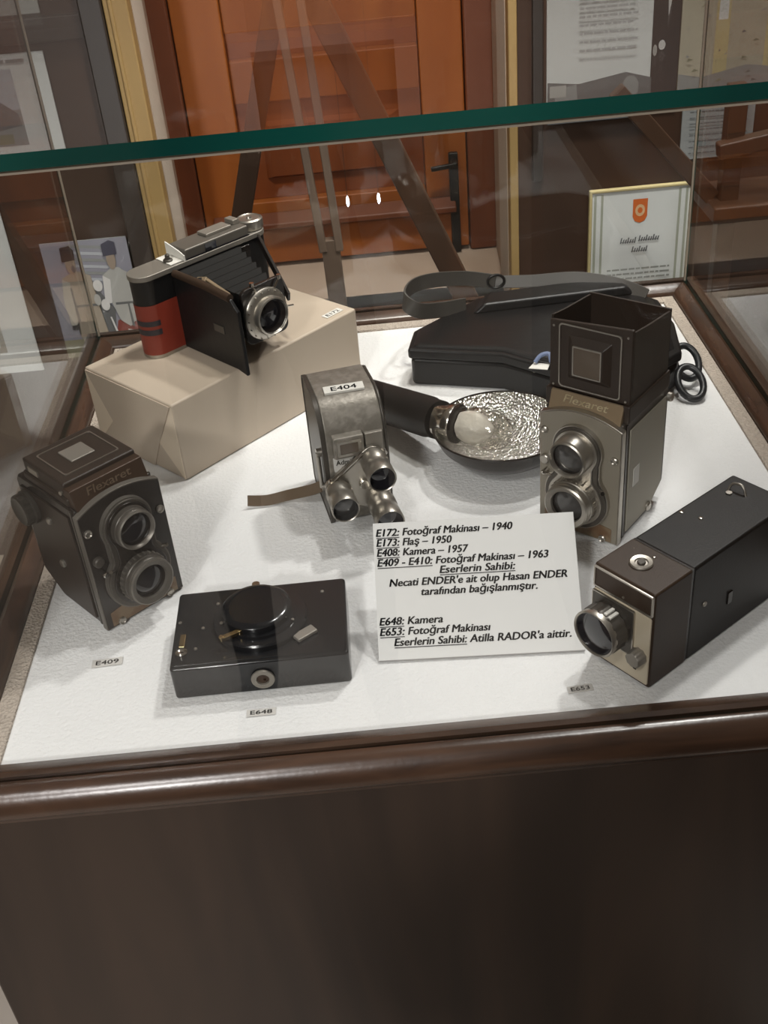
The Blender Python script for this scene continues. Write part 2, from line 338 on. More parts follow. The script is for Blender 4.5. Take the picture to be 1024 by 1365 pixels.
# flat printed things ------------------------------------------------------------
def printed(name, label, cat, x0, x1, z0, z1, y, base, shapes, th=0.004, frame=None, group=None, tilt=0.0):
    """a sheet facing -y; shapes = [(material, polygon in 0..1 sheet coordinates)] printed on it"""
    t = thing(name, label, cat, (x0, y, z0), 0, group); t.rotation_euler = (0, tilt, 0)
    W, H = x1-x0, z1-z0
    bm = B(); box(bm, 0, W, 0, th, 0, H); obj('sheet', bm, base, t, smooth=False)
    if frame:
        m, fw, fd = frame; bm = B()
        frame_ring(bm, [(-fw, -fw), (W+fw, -fw), (W+fw, H+fw), (-fw, H+fw)], [(0, 0), (W, 0), (W, H), (0, H)], -fd, th+0.003, 'y'); obj('frame', bm, m, t, bevel=0.002)
    if shapes:
        bm = B(); ms = []
        for i, (m, poly) in enumerate(shapes):
            if m not in ms: ms.append(m)
            vs = [bm.verts.new((px*W, -0.0004-0.00012*i, pz*H)) for px, pz in poly]
            f = bm.faces.new(vs); f.material_index = ms.index(m)
        bmesh.ops.triangulate(bm, faces=bm.faces)
        o = obj('printed_image', bm, ms, t, smooth=False)
    return t
def R(x0, x1, z0, z1): return [(x0, z0), (x1, z0), (x1, z1), (x0, z1)]
def El(cx, cz, rx, rz, n=24): return [(cx + rx*math.cos(2*PI*k/n), cz + rz*math.sin(2*PI*k/n)) for k in range(n)]
def lines(m, x0, x1, z0, z1, n, seed=1, h=0.45):
    r = random.Random(seed); out = []; dz = (z1-z0)/n
    for i in range(n):
        z = z1-(i+0.75)*dz; x = x0; end = x1 - (r.random()*0.25*(x1-x0) if i % 4 == 3 else 0)
        while x < end-0.02:
            L = r.uniform(0.03, 0.10); out.append((m, R(x, min(x+L, end), z, z+dz*h))); x += L+0.012
    return out

# left display board with rails and gilt edge
lb = thing('display_board', 'dark brown display board with a gilt edge left of the wooden door', 'display board', (-0.95, YW-0.030, -0.80))
bm = B(); box(bm, -0.45, 0.495, 0, 0.028, 0, 2.2); obj('board_panel', bm, 'board', lb)
bm = B(); box(bm, 0.497, 0.541, -0.012, 0.028, 0, 2.2); box(bm, 0.506, 0.514, -0.016, 0.0, 0, 2.2); obj('gilt_edge', bm, 'gilt', lb, bevel=0.003)
bm = B(); box(bm, 0.455, 0.496, -0.022, -0.001, 0, 2.2); obj('upright', bm, 'dark_frame', lb, bevel=0.003)
bm = B(); box(bm, -0.45, 0.454, -0.020, -0.001, 1.120, 1.162); obj('cross_rail', bm, 'dark_frame', lb, bevel=0.003)
# right display board
rb = thing('display_board', 'dark brown display board with a thin gilt edge right of the wooden door', 'display board', (0.285, YW-0.030, -0.80))
bm = B(); box(bm, 0.0, 1.2, 0, 0.028, 0, 2.2); obj('board_panel', bm, 'board', rb)
bm = B(); box(bm, -0.018, -0.001, -0.008, 0.028, 0, 2.2); obj('gilt_edge', bm, 'gilt', rb, bevel=0.003)
bm = B(); box(bm, 0.026, 0.046, -0.016, -0.001, 0.78, 2.2); obj('upright', bm, 'dark_frame', rb, bevel=0.003)

yp = YW-0.040
printed('poster', 'white poster with a street photograph, cut by the left photo edge above the glass top', 'poster', -0.90, -0.577, 0.125, 0.305, yp, 'poster_white',
        [('sky_grey', R(0, 0.80, 0.12, 0.86)), ('print_grey', R(0.0, 0.80, 0.10, 0.46)), ('print_olive', R(0.0, 0.72, 0.12, 0.22)), ('print_mid', [(0.60, 0.40), (0.66, 0.60), (0.78, 0.42), (0.79, 0.30), (0.62, 0.25)]),
         ('print_dark', [(0.42, 0.66), (0.60, 0.66), (0.66, 0.36), (0.62, 0.33), (0.56, 0.58), (0.50, 0.58), (0.48, 0.34), (0.44, 0.34)]), ('print_blue', R(0.40, 0.58, 0.24, 0.42)), ('print_pale', R(0.1, 0.36, 0.5, 0.7))] + lines('print_grey', 0.1, 0.9, 0.90, 0.97, 1, 3))
printed('poster', 'pale green-grey sheet above the cross rail at the upper left', 'poster', -0.90, -0.565, 0.368, 0.62, yp, 'print_pale', [('print_olive', R(0.05, 0.78, 0.05, 0.95)), ('print_grey', R(0.55, 0.77, 0.05, 0.5))])
printed('poster', 'tall white framed sheet at the left edge beside the soldiers photograph', 'poster', -0.92, -0.733, -0.325, 0.070, yp, 'poster_white',
        [('print_cream', R(0.08, 0.66, 0.12, 0.92)), ('poster_white', R(0.10, 0.60, 0.15, 0.89))])
# two soldiers, old hand-tinted photograph
sh = [('print_lilac', R(0, 1, 0, 1))]
for k in range(6): sh.append(('sky_grey' if k % 2 else 'print_grey', [(0.30, 0.98-0.055*k), (0.75, 0.94-0.055*k), (0.75, 0.915-0.055*k), (0.30, 0.955-0.055*k)]))
sh += [('print_olive', R(0, 1, 0, 0.16)), ('print_red', [(0.58, 0), (1, 0), (1, 0.34), (0.70, 0.30)]), ('print_mid', [(0.42, 0.1), (0.62, 0.06), (0.70, 0.40), (0.52, 0.62), (0.44, 0.5)]),
       # left man
       ('print_tan', [(0.16, 0.70), (0.30, 0.75), (0.36, 0.75), (0.50, 0.71), (0.52, 0.44), (0.56, 0.18), (0.46, 0.17), (0.40, 0.14), (0.36, 0.20), (0.30, 0.14), (0.22, 0.17), (0.25, 0.44), (0.24, 0.60)]),
       ('print_cream', [(0.16, 0.70), (0.24, 0.66), (0.22, 0.30), (0.14, 0.27), (0.12, 0.50)]), ('print_dark', R(0.14, 0.21, 0.25, 0.29)), ('print_mid', R(0.24, 0.51, 0.445, 0.465)), ('print_mid', [(0.23, 0.62), (0.25, 0.62), (0.26, 0.32), (0.23, 0.32)]),
       ('print_cream', [(0.24, 0.02), (0.34, 0.02), (0.32, 0.18), (0.24, 0.18)]), ('print_cream', [(0.40, 0.02), (0.52, 0.02), (0.52, 0.18), (0.42, 0.18)]),
       ('print_skin', El(0.30, 0.82, 0.058, 0.085)), ('print_dark', [(0.21, 0.84), (0.36, 0.85), (0.37, 0.93), (0.33, 0.97), (0.22, 0.96)]), ('print_mid', El(0.325, 0.775, 0.025, 0.03)),
       # right man
       ('print_pale', [(0.64, 0.70), (0.76, 0.76), (0.84, 0.76), (0.99, 0.68), (0.99, 0.30), (0.90, 0.28), (0.84, 0.24), (0.74, 0.30), (0.68, 0.46)]), ('print_white', [(0.64, 0.70), (0.72, 0.66), (0.68, 0.46), (0.60, 0.45)]),
       ('print_mid', R(0.72, 0.97, 0.44, 0.46)), ('print_mid', [(0.86, 0.44), (0.88, 0.44), (0.89, 0.24), (0.86, 0.24)]), ('print_white', [(0.80, 0.02), (0.90, 0.02), (0.91, 0.20), (0.80, 0.22)]), ('print_white', [(0.56, 0.02), (0.66, 0.02), (0.62, 0.16), (0.57, 0.14)]),
       ('print_skin', El(0.78, 0.83, 0.052, 0.085)), ('print_navy', [(0.70, 0.86), (0.86, 0.87), (0.86, 0.97), (0.80, 0.99), (0.70, 0.96)]),
       ('print_white', El(0.56, 0.62, 0.055, 0.05)), ('print_white', El(0.60, 0.45, 0.05, 0.05)), ('print_pale', El(0.52, 0.50, 0.04, 0.05)), ('print_white', [(0.62, 0.34), (0.64, 0.34), (0.72, 0.06), (0.69, 0.06)])]
printed('photograph', 'old photograph of two standing soldiers in caps behind the left glass pane', 'photograph', -0.672, -0.500, -0.300, -0.050, yp-0.006, 'print_grey', sh)

# right board sheets
pg = lines('print_faint', 0.30, 0.85, 0.35, 0.80, 11, 5, 0.3)
pg += [('print_mid', [(0.0, 0.0), (1, 0.0), (1, 0.20), (0.75, 0.24), (0.3, 0.20), (0.0, 0.22)]), ('print_grey', [(0.05, 0.03), (0.30, 0.03), (0.28, 0.20), (0.08, 0.18)]), ('print_grey', El(0.80, 0.16, 0.08, 0.06)), ('print_grey', R(0.5, 0.95, 0.02, 0.10)), ('print_pale', R(0.02, 0.18, 0.14, 0.2))]
printed('poster', 'large white text sheet with a grey picture along its foot at the upper right', 'poster', 0.338, 0.533, 0.090, 0.44, yp, 'poster_white', pg)
printed('photograph', 'dark portrait of a person in a black suit between the two upper right sheets', 'photograph', 0.534, 0.583, 0.105, 0.44, yp-0.001, 'print_dark',
        [('print_grey', R(0.05, 0.95, 0.62, 0.98)), ('print_skin', El(0.62, 0.70, 0.26, 0.10)), ('print_mid', [(0.30, 0.78), (0.90, 0.82), (0.9, 0.66), (0.75, 0.62), (0.4, 0.7)]), ('print_dark', [(0.0, 0.0), (1, 0.0), (1, 0.62), (0.75, 0.58), (0.62, 0.50), (0.45, 0.58), (0.0, 0.54)]),
         ('print_white', [(0.50, 0.58), (0.70, 0.60), (0.55, 0.47)]), ('print_white', El(0.36, 0.325, 0.13, 0.026)), ('print_pale', El(0.10, 0.30, 0.08, 0.03))])
dd = [('doc_tape', R(0.30, 0.42, 0, 1)), ('doc_tape', R(0.74, 0.86, 0, 1)), ('poster_white', R(0.32, 0.40, 0.4, 1)), ('print_grey', [(0, 0.0), (1, 0.0), (1, 0.10), (0.6, 0.14), (0.2, 0.09), (0, 0.12)])]
rr = random.Random(9)
for k in range(70):
    x, z = rr.random()*0.94, 0.02+rr.random()*0.9; dd.append((rr.choice(('print_mid', 'print_grey', 'print_olive')), [(x, z), (x+0.06*rr.random()+0.01, z+0.006), (x+0.06*rr.random(), z+0.018)]))
printed('poster', 'yellowed handwritten document at the top right corner', 'poster', 0.586, 0.80, 0.120, 0.44, yp, 'aged_doc', dd)
printed('poster', 'small pale grey sheet pinned below the yellowed document', 'poster', 0.600, 0.740, -0.005, 0.103, yp, 'print_grey', lines('print_mid', 0.1, 0.9, 0.1, 0.9, 8, 12, 0.2))
# certificate
cs = [('cert_border', R(0.02, 0.115, 0.0, 0.985)), ('cert_border', R(0.885, 0.98, 0.0, 0.985)), ('poster_white', R(0.045, 0.09, 0.0, 0.98)), ('poster_white', R(0.91, 0.955, 0.0, 0.98)),
      ('crest_orange', [(0.42, 0.93), (0.57, 0.93), (0.57, 0.80), (0.545, 0.765), (0.495, 0.75), (0.445, 0.765), (0.42, 0.80)]), ('crest_pale', El(0.495, 0.845, 0.05, 0.045)), ('crest_orange', El(0.495, 0.845, 0.025, 0.022))]
for x0, x1, z in ((0.30, 0.46, 0.60), (0.49, 0.70, 0.61), (0.42, 0.58, 0.53)):
    x = x0; k = 0
    while x < x1: cs.append(('print_mid', [(x, z), (x+0.014, z), (x+0.026, z+0.032+0.014*(k % 3 == 0)), (x+0.012, z+0.030+0.014*(k % 3 == 0))])); x += 0.024; k += 1
    cs.append(('print_mid', R(x0, x1, z+0.008, z+0.013)))
cs += lines('cert_line', 0.17, 0.83, 0.28, 0.42, 4, 21, 0.4) + lines('cert_line', 0.60, 0.82, 0.06, 0.16, 3, 22, 0.35) + lines('cert_line', 0.17, 0.45, 0.19, 0.24, 1, 23)
printed('certificate', 'framed white certificate with an orange shield crest on the right board', 'certificate', 0.430, 0.626, -0.330, -0.055, yp-0.002, 'poster_white', cs, frame=('doc_tape', 0.006, 0.004))

# dark wooden stand built in place of a furniture reflection in the right glass
st = thing('wooden_stand', 'dark wooden stand with a slanted brace behind the right end of the case', 'stand', (0.64, 1.30, -ZC))
bm = B(); bar(bm, (0.004, 0, 0), (0.008, 0, ZC+0.175), 0.034, 0.03); obj('post', bm, 'tripod_wood', st, bevel=0.003)
bm = B(); bar(bm, (-0.205, 0.012, ZC+0.18), (-0.018, 0.012, ZC-0.03), 0.03, 0.025); obj('brace', bm, 'tripod_wood', st, bevel=0.003)
bm = B(); bar(bm, (-0.025, -0.02, ZC+0.066), (0.25, -0.02, ZC+0.105), 0.028, 0.03); obj('arm', bm, 'tripod_wood', st, bevel=0.004)
bm = B(); box(bm, -0.08, 0.22, -0.10, 0.10, 0.0, 0.04); obj('foot', bm, 'tripod_wood', st, bevel=0.004)
bm = B(); box(bm, -0.03, 0.25, -0.05, 0.10, ZC-0.06, ZC-0.03); obj('ledge', bm, 'tripod_wood', st, bevel=0.004)

# tripod
tp = thing('tripod', 'old dark wooden camera tripod standing between the glass case and the door', 'tripod', (-0.11, 1.17, -ZC))
T = lambda x, y, z: (x+0.11, y-1.17, z+ZC)
bm = B(); cyl(bm, T(-0.11, 1.17, 0.47), (0, 0, 1), 0.06, 0.05, 32, ch=0.004); obj('head', bm, 'iron', tp)
for (xa, xb), (ya, yb), wd, m in (((-0.115, -0.515), (1.19, 1.22), 0.034, 'tripod_wood'), ((-0.105, 0.445), (1.19, 1.21), 0.042, 'tripod_wood')):
    bm = B(); bar(bm, T(xa, ya, 0.47), T(xb, yb, -0.855), wd, 0.028); obj('leg', bm, m, tp, bevel=0.003)
bm = B(); bar(bm, T(-0.135, 1.14, 0.48), T(-0.100, 1.07, 0.03), 0.013, 0.02); bar(bm, T(-0.098, 1.14, 0.48), T(-0.073, 1.07, 0.03), 0.013, 0.02)
bar(bm, T(-0.088, 1.075, 0.05), T(-0.066, 1.02, -0.855), 0.030, 0.022); obj('leg', bm, 'tripod_grey', tp, bevel=0.002)
for px, nm in ((-0.053, 'left'), (0.001, 'right')):  # glowing drops built in place of two light reflections in the glass
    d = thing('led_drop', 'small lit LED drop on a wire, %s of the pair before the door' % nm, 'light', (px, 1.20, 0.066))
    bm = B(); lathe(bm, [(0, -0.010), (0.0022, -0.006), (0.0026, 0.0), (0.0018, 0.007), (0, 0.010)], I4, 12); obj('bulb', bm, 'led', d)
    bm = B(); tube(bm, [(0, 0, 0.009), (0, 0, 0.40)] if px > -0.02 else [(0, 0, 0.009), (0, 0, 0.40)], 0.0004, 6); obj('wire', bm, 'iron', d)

# ------------------------------------------------------------------ the display case
HW, D = 0.42, 0.8327
case = thing('display_case', 'dark wooden museum case with a clear glass box top', 'display case', (0, 0, -ZC))
bm = B()
box(bm, -0.462, 0.462, -0.043, D+0.043, 0.0, ZC-0.012)
obj('cabinet_base', bm, 'wood_panel', case, bevel=0.004)
bm = B(); box(bm, -0.472, 0.472, -0.053, D+0.053, 0.0, 0.09); obj('plinth', bm, 'wood_rim', case, bevel=0.004)
prof = [(0.0, -0.011), (0.0, 0.004), (0.004, 0.010), (0.018, 0.015), (0.0225, 0.013), (0.0225, 0.003), (0.0285, 0.003), (0.0285, 0.014), (0.033, 0.0150), (0.038, 0.0142), (0.0425, 0.0120), (0.0465, 0.0085), (0.0495, 0.0040), (0.0515, -0.0010), (0.0520, -0.0060), (0.0505, -0.0100), (0.0475, -0.0130), (0.0445, -0.015), (0.0445, -0.020), (0.040, -0.0225), (0.040, -0.024)]
corners = [((-HW, 0), (HW, 0), (0, -1)), ((HW, 0), (HW, D), (1, 0)), ((HW, D), (-HW, D), (0, 1)), ((-HW, D), (-HW, 0), (-1, 0))]
dirs = {(-HW, 0): (-1, -1), (HW, 0): (1, -1), (HW, D): (1, 1), (-HW, D): (-1, 1)}
for a, b, n in corners:
    bm = B(); A = []; Bv = []
    for u, z in prof:
        da, db = dirs[a], dirs[b]
        A.append(bm.verts.new((a[0]+da[0]*u, a[1]+da[1]*u, z+ZC))); Bv.append(bm.verts.new((b[0]+db[0]*u, b[1]+db[1]*u, z+ZC)))
    for i in range(len(prof)-1): bm.faces.new((A[i], Bv[i], Bv[i+1], A[i+1]))
    bm.faces.new(A); bm.faces.new(Bv[::-1]); bm.faces.new((A[0], A[-1], Bv[-1], Bv[0]))
    obj('rim_moulding', bm, 'wood_rim' if n[0] == 0 else 'wood_rim_side', case, angle=42)
# glass box
H = 0.5357
def pane(name, x0, x1, y0, y1, z0, z1, thin):
    bm = B(); box(bm, x0, x1, y0, y1, z0+ZC, z1+ZC)
    bm.faces.ensure_lookup_table()
    ax = 'xyz'.index(thin)
    for f in bm.faces:
        f.normal_update()
        f.material_index = 0 if abs(f.normal[ax]) > 0.5 else 1
    return obj(name, bm, ['glass', 'glass_edge'], case, smooth=False)
g0, g1 = 0.0228, 0.0282
ZG = 0.004
pane('glass_front', -HW-g0, HW+g0, -g1, -g0, ZG, H-0.006, 'y')
pane('glass_back', -HW-g0, HW+g0, D+g0, D+g1, ZG, H-0.006, 'y')
pane('glass_side', -HW-g1, -HW-g0-0.0002, -g1, D+g1, ZG, H-0.006, 'x')
pane('glass_side', HW+g0+0.0002, HW+g1, -g1, D+g1, ZG, H-0.006, 'x')
pane('glass_top', -HW-0.034, HW+0.034, -0.034, D+0.034, H-0.005, H+0.005, 'z')
bm = B(); box(bm, -HW-g0, HW+g0, -g1-0.0006, -g0, H-0.009+ZC, H-0.0052+ZC); obj('glass_seam', bm, 'glass_line', case, smooth=False)
for s in (-1, 1):
    bm = B(); box(bm, s*(HW+g0)-0.0012, s*(HW+g0)+0.0012, D+g0-0.0024, D+g0-0.0002, ZG+0.012+ZC, H-0.007+ZC); obj('glass_seam', bm, 'glass_line', case, smooth=False)

# cloth with braid edging
cl = thing('cloth', 'white crinkled cloth lining the bottom of the glass case', 'cloth', (0, 0, 0))
bm = B(); box(bm, -HW+0.001, HW-0.001, 0.001, D-0.001, -0.0115, 0.0); obj('cloth_sheet', bm, 'cloth', cl)
bm = B()
box(bm, -HW+0.001, -HW+0.019, 0.001, D-0.001, -0.002, 0.0035); box(bm, HW-0.019, HW-0.001, 0.001, D-0.001, -0.002, 0.0035); box(bm, -HW+0.019, HW-0.019, D-0.019, D-0.001, -0.002, 0.0035)
obj('braid_edging', bm, 'braid', cl, bevel=0.001)

# ------------------------------------------------------------------ twin-lens cameras
def fig8(z1, r1, z2, r2, waist, n=36):
    """outline of two joined discs, counter-clockwise seen from the front"""
    zs = [z2-r2 + (z1+r1-z2+r2)*(0.5-0.5*math.cos(PI*k/n)) for k in range(n+1)]
    def hw(z):
        a = math.sqrt(max(0, r1*r1-(z-z1)**2)); b = math.sqrt(max(0, r2*r2-(z-z2)**2)); c = waist if z2 < z < z1 else 0
        return max(a, b, c)
    right = [(hw(z), z) for z in zs]; left = [(-hw(z), z) for z in zs[::-1][1:-1]]
    return right + left
def arch_plate(hw, z0, zs, zc, r=0.004, n=14):
    pts = [(-hw, z0), (hw, z0), (hw, zs)]
    for k in range(1, n): 
        x = hw - 2*hw*k/n; pts.append((x, zs + (zc-zs)*(1-(x/hw)**2)))
    pts.append((-hw, zs)); return pts

def tlr(label, x, y, yaw, d, pal, open_hood):
    t = thing('twin_lens_camera', label, 'camera', (x, y, 0.0004), yaw)
    w, h = 0.091, 0.1435
    sidep = [(0.006, 0.0), (d-0.034, 0.0), (d-0.001, 0.022), (d, 0.030), (d, h-0.008), (d-0.006, h), (0.006, h)]
    bm = B(); prism(bm, sidep, -w/2+0.001, w/2-0.001, 'x'); body = obj('body', bm, pal['frame'], t, bevel=0.0025)
    inner = [(0.020, 0.006), (d-0.036, 0.006), (d-0.008, 0.026), (d-0.008, h-0.012), (0.020, h-0.012)]
    for s in (-1, 1):
        bm = B(); prism(bm, inner, s*(w/2-0.0012), s*(w/2+0.0006), 'x'); obj('side_covering', bm, pal['side'], t, bevel=0.0006)
    for s in (-1, 1):
        bm = B(); bar(bm, (s*(w/2-0.0005), 0.012, 0.003), (s*(w/2-0.0005), 0.012, h-0.002), 0.002, 0.003); obj('edge_strip', bm, pal['dark'], t)
    # front plate with a bright outline and an arched top
    bm = B(); prism(bm, arch_plate(0.0472, 0.001, 0.139, 0.1505), -0.0012, 0.0065, 'y'); obj('plate_trim', bm, pal['trim'], t, bevel=0.0006)
    bm = B(); prism(bm, arch_plate(0.0460, 0.0025, 0.1378, 0.1492), -0.0022, 0.004, 'y'); fp = obj('front_plate', bm, pal['plate'], t)
    bm = B(); prism(bm, arch_plate(0.040, 0.0035, 0.020, 0.024), -0.0026, 0.002, 'y'); obj('foot_plate', bm, 'rust_plate', t)
    # lens board
    zv, zt2 = (0.1120 if not open_hood else 0.1085), 0.0505
    bm = B(); prism(bm, fig8(zv, 0.0285, zt2, 0.0372, 0.0265), -0.0075, 0.0, 'y'); obj('board_trim', bm, pal['trim'], t)
    bm = B(); prism(bm, fig8(zv, 0.0272, zt2, 0.0358, 0.0250), -0.0095, 0.0, 'y'); obj('lens_board', bm, pal['board'], t, bevel=0.001)
    bm = B(); prism(bm, fig8(zv, 0.0248, zt2, 0.0312, 0.0195), -0.0115, -0.008, 'y'); obj('lens_collar', bm, pal['collar'], t, bevel=0.001)
    def lens(name, z, R_, L, gl, rim, barrel, q=1.0):
        mx = along((0, -0.010, z), (0, -1, 0))
        bm = B(); lathe(bm, [(0, 0), (R_*1.0, 0), (R_*1.0, L*0.55), (R_*0.97, L*0.60), (R_*0.97, L*0.8), (R_*0.94, L*0.86)], mx, 56); ln = obj(name, bm, barrel, t)
        bm = B(); lathe(bm, [(R_*0.96, L*0.84), (R_*0.96, L), (R_*0.90, L+0.0012), (R_*0.82*q, L*0.95), (R_*0.79*q, L*0.80), (R_*0.95, L*0.80)], mx, 56); obj('rim_ring', bm, rim, ln)
        bm = B(); lathe(bm, [(R_*0.82*q, L*0.93), (R_*0.77*q, L*0.68), (R_*0.72*q, L*0.60)], mx, 56); obj('inner_cone', bm, 'black_enamel', ln)
        bm = B(); lathe(bm, [(R_*0.775*q, L*0.66), (R_*0.60*q, L*0.76), (R_*0.35*q, L*0.83), (0, L*0.86)], mx, 48); obj('lens_glass', bm, gl, ln)
        return ln
    lens('viewing_lens', zv, 0.0215, 0.020 if open_hood else 0.0145, pal['glass'], pal['rim'], pal['barrel'])
    tk = lens('taking_lens', zt2, 0.0262, 0.019, pal['glass'], pal['rim'], pal['barrel'], 0.86)
    bm = B()
    for k in range(28):
        a = 2*PI*k/28; cyl(bm, (0.0262*math.cos(a), -0.0125, zt2+0.0262*math.sin(a)), (0, -1, 0), 0.0012, 0.0055, 6)
    obj('scale_ring', bm, pal['rim'], tk)
    # levers and screws
    bm = B(); tube(bm, [(0.030, -0.009, zt2+0.018), (0.034, -0.014, zt2+0.02)], 0.0022, 10); obj('shutter_lever', bm, 'chrome', t)
    bm = B(); tube(bm, [(-0.028, -0.011, zt2+0.022), (-0.034, -0.016, zt2+0.026)], 0.002, 10); obj('shutter_lever', bm, 'chrome', t)
    bm = B(); cyl(bm, (-0.0385, -0.002, 0.086), (0, -1, 0), 0.0055, 0.006, 20, ch=0.001); obj('release_button', bm, pal['knob'], t)
    bm = B(); cyl(bm, (-0.037, -0.002, 0.072), (0, -1, 0), 0.003, 0.010, 16, ch=0.001); obj('cable_socket', bm, 'chrome', t)
    for sx, sz in ((0.0405, 0.106), (-0.0405, 0.120), (0.030, 0.0055), (-0.030, 0.0055)):
        bm = B(); lathe(bm, [(0, 0), (0.0042, 0), (0.0042, 0.0022), (0.0032, 0.003), (0.0022, 0.002), (0, 0.0018)], along((sx, -0.0022, sz), (0, -1, 0)), 20); obj('screw', bm, 'satin', t)
    # side knob and buttons
    for s in (-1, 1):
        bm = B(); cyl(bm, (s*w/2, d*0.82, 0.112), (s, 0, 0), 0.0185, 0.006, 36, ch=0.001)
        lathe(bm, [(0, 0.005), (0.0172, 0.005), (0.0172, 0.013), (0.0155, 0.0145), (0.012, 0.0135), (0, 0.013)], along((s*w/2, d*0.82, 0.112), (s, 0, 0)), 40, wob=lambda k, n: 1.0 if k % 2 else 0.95)
        if s < 0: kn = obj('focus_knob', bm, pal['dial'], t)
        else: bm.free()
        for by, bz, br in ((0.062, 0.110, 0.004), (0.060, 0.058, 0.0045)) if s < 0 else ((0.070, 0.010, 0.0055),):
            bm = B(); lathe(bm, [(0, 0), (br, 0), (br, 0.002), (br*0.7, 0.0032), (0, 0.003)], along((s*(w/2+0.0005), by, bz), (s, 0, 0)), 20); obj('side_button', bm, 'satin', t)
    # name plate, sloping under the hood
    def sl(z): return 0.0035 + (z-0.143)*0.45
    bm = B(); prism(bm, [(0.0035, 0.139), (0.024, 0.139), (0.024, 0.1625), (sl(0.1605), 0.1625)], -0.0410, 0.0410, 'x'); npn = obj('name_plate', bm, pal['name'], t, bevel=0.0012)
    ang = math.atan2(0.45, 1.0)
    mx = Matrix.Translation((0, sl(0.1522)-0.0004, 0.1522)) @ Matrix.Rotation(-ang, 4, 'X') @ FRONT
    bm = B(); text_bm(bm, 'Flexaret', 0.0115, mx, fit=0.050, align='CENTER', bold=0.006, shear=0.15); obj('lettering', bm, pal['letter'], npn, smooth=False)
    hx, y0, y1 = (0.0455 if open_hood else 0.0410), (0.015 if open_hood else 0.021), min(0.0995, d-0.008)
    if not open_hood:
        bm = B(); box(bm, -hx-0.002, hx+0.002, y0-0.004, y1+0.003, h-0.001, 0.152); box(bm, -hx, hx, y0, y1, 0.151, 0.1672); hd = obj('viewing_hood', bm, pal['hood'], t, bevel=0.0025)
        bm = B(); frame_ring(bm, rrect(-0.031, 0.031, y0+0.011, y1-0.011, 0.003), rrect(-0.0297, 0.0297, y0+0.0123, y1-0.0123, 0.003), 0.1668, 0.1682, 'z'); obj('lid_outline', bm, 'satin', hd)
        bm = B(); cy = (y0+y1)/2+0.002; box(bm, -0.0135, 0.0135, cy-0.0135, cy+0.0135, 0.1668, 0.1688); obj('lid_badge', bm, 'dull', hd, bevel=0.0012)
        bm = B(); cyl(bm, (-hx-0.0005, y0+0.006, 0.1560), (-1, -0.3, 0), 0.0022, 0.002, 12); obj('hood_rivet', bm, 'satin', hd)
        bm = B(); box(bm, -hx-0.0015, -hx, y1-0.03, y1-0.012, 0.156, 0.162); obj('hood_catch', bm, 'satin', hd)
    else:
        zt, zb_ = 0.2400, 0.1605
        bm = B(); box(bm, -hx-0.002, hx+0.002, y0-0.004, y1+0.003, h-0.001, 0.1625); obj('hood_base', bm, pal['hood'], t, bevel=0.0015)
        bm = B(); prism(bm, [(-hx, zb_), (hx, zb_), (hx, zt+0.0035), (-hx, zt-0.0035)], y0, y0+0.0045, 'y'); hd = obj('hood_front_panel', bm, pal['hood'], t, bevel=0.0015)
        zc_ = (zt+zb_)/2
        q = lambda a, r: rrect(-a, a, zc_-a*1.02, zc_+a*1.02, r)
        bm = B(); frame_ring(bm, q(0.0345, 0.004), q(0.0332, 0.0035), y0-0.0012, y0+0.001, 'y'); obj('panel_outline', bm, 'satin', hd)
        bm = B(); prism(bm, [(-0.025, zc_-0.0250), (0.025, zc_-0.0250), (0.025, zc_+0.0250), (-0.025, zc_+0.0250)], y0+0.001, y0-0.006, 'y', scale1=0.66, cen=(0, zc_)); obj('magnifier_frame', bm, pal['hood'], hd, bevel=0.001)
        bm = B(); frame_ring(bm, q(0.0160, 0.001), q(0.0146, 0.001), y0-0.0072, y0-0.004, 'y'); obj('magnifier_rim', bm, 'satin', hd)
        bm = B(); box(bm, -0.0148, 0.0148, y0-0.0066, y0-0.005, zc_-0.0148, zc_+0.0148); obj('magnifier_glass', bm, 'finder', hd)
        for s in (-1, 1):
            bm = B(); prism(bm, [(y0+0.004, zb_), (y1, zb_), (y1, zt-0.010), (y0+0.030, zt-0.004), (y0+0.004, zt)], s*(hx-0.0022), s*hx, 'x'); obj('hood_side_panel', bm, pal['hood'], t)
        bm = B(); box(bm, -hx, hx, y1-0.0025, y1, zb_, zt-0.008); obj('hood_back_panel', bm, pal['hood'], t)
        bm = B(); box(bm, -hx+0.003, hx-0.003, y0+0.005, y1-0.003, zb_, zb_+0.003); obj('ground_glass', bm, 'lens_grey', t)
        for px, pz in ((-0.0405, zt-0.009), (0.0405, zt-0.005), (-0.0405, zb_+0.005), (0.0405, zb_+0.005)):
            bm = B(); cyl(bm, (px, y0+0.0002, pz), (0, -1, 0), 0.0012, 0.0012, 10); obj('rivet', bm, 'satin', hd)
    return t
black = dict(frame='black_enamel', side='tlr_black', dark='dark_grey', trim='ring_grey', plate='black_enamel', name='brown_metal', board='dark_grey', collar='black_enamel', glass='lens', rim='ring_grey', barrel='dark_grey', knob='dark_grey', dial='dark_grey', letter='letter_dim', hood='tlr_black')
grey = dict(frame='dark_grey', side='grey_leather', dark='black_enamel', trim='satin', plate='grey_plate', name='tan_plate', board='dark_grey', collar='satin', glass='lens_grey', rim='satin', barrel='satin', knob='satin', dial='satin', letter='letter_pale', hood='tlr_black')
t1 = tlr('black twin-lens camera with its hood folded shut at the left of the case', -0.2957, 0.2078, 41.5, 0.1203, black, False)
t2 = tlr('grey twin-lens camera with its black viewing hood raised, right of the white card', 0.1672, 0.2684, -40.0, 0.1095, grey, True)
bm = B(); box(bm, 0.0461, 0.0466, 0.030, 0.043, 0.058, 0.080); obj('paper_patch', bm, 'grey_label', t2)
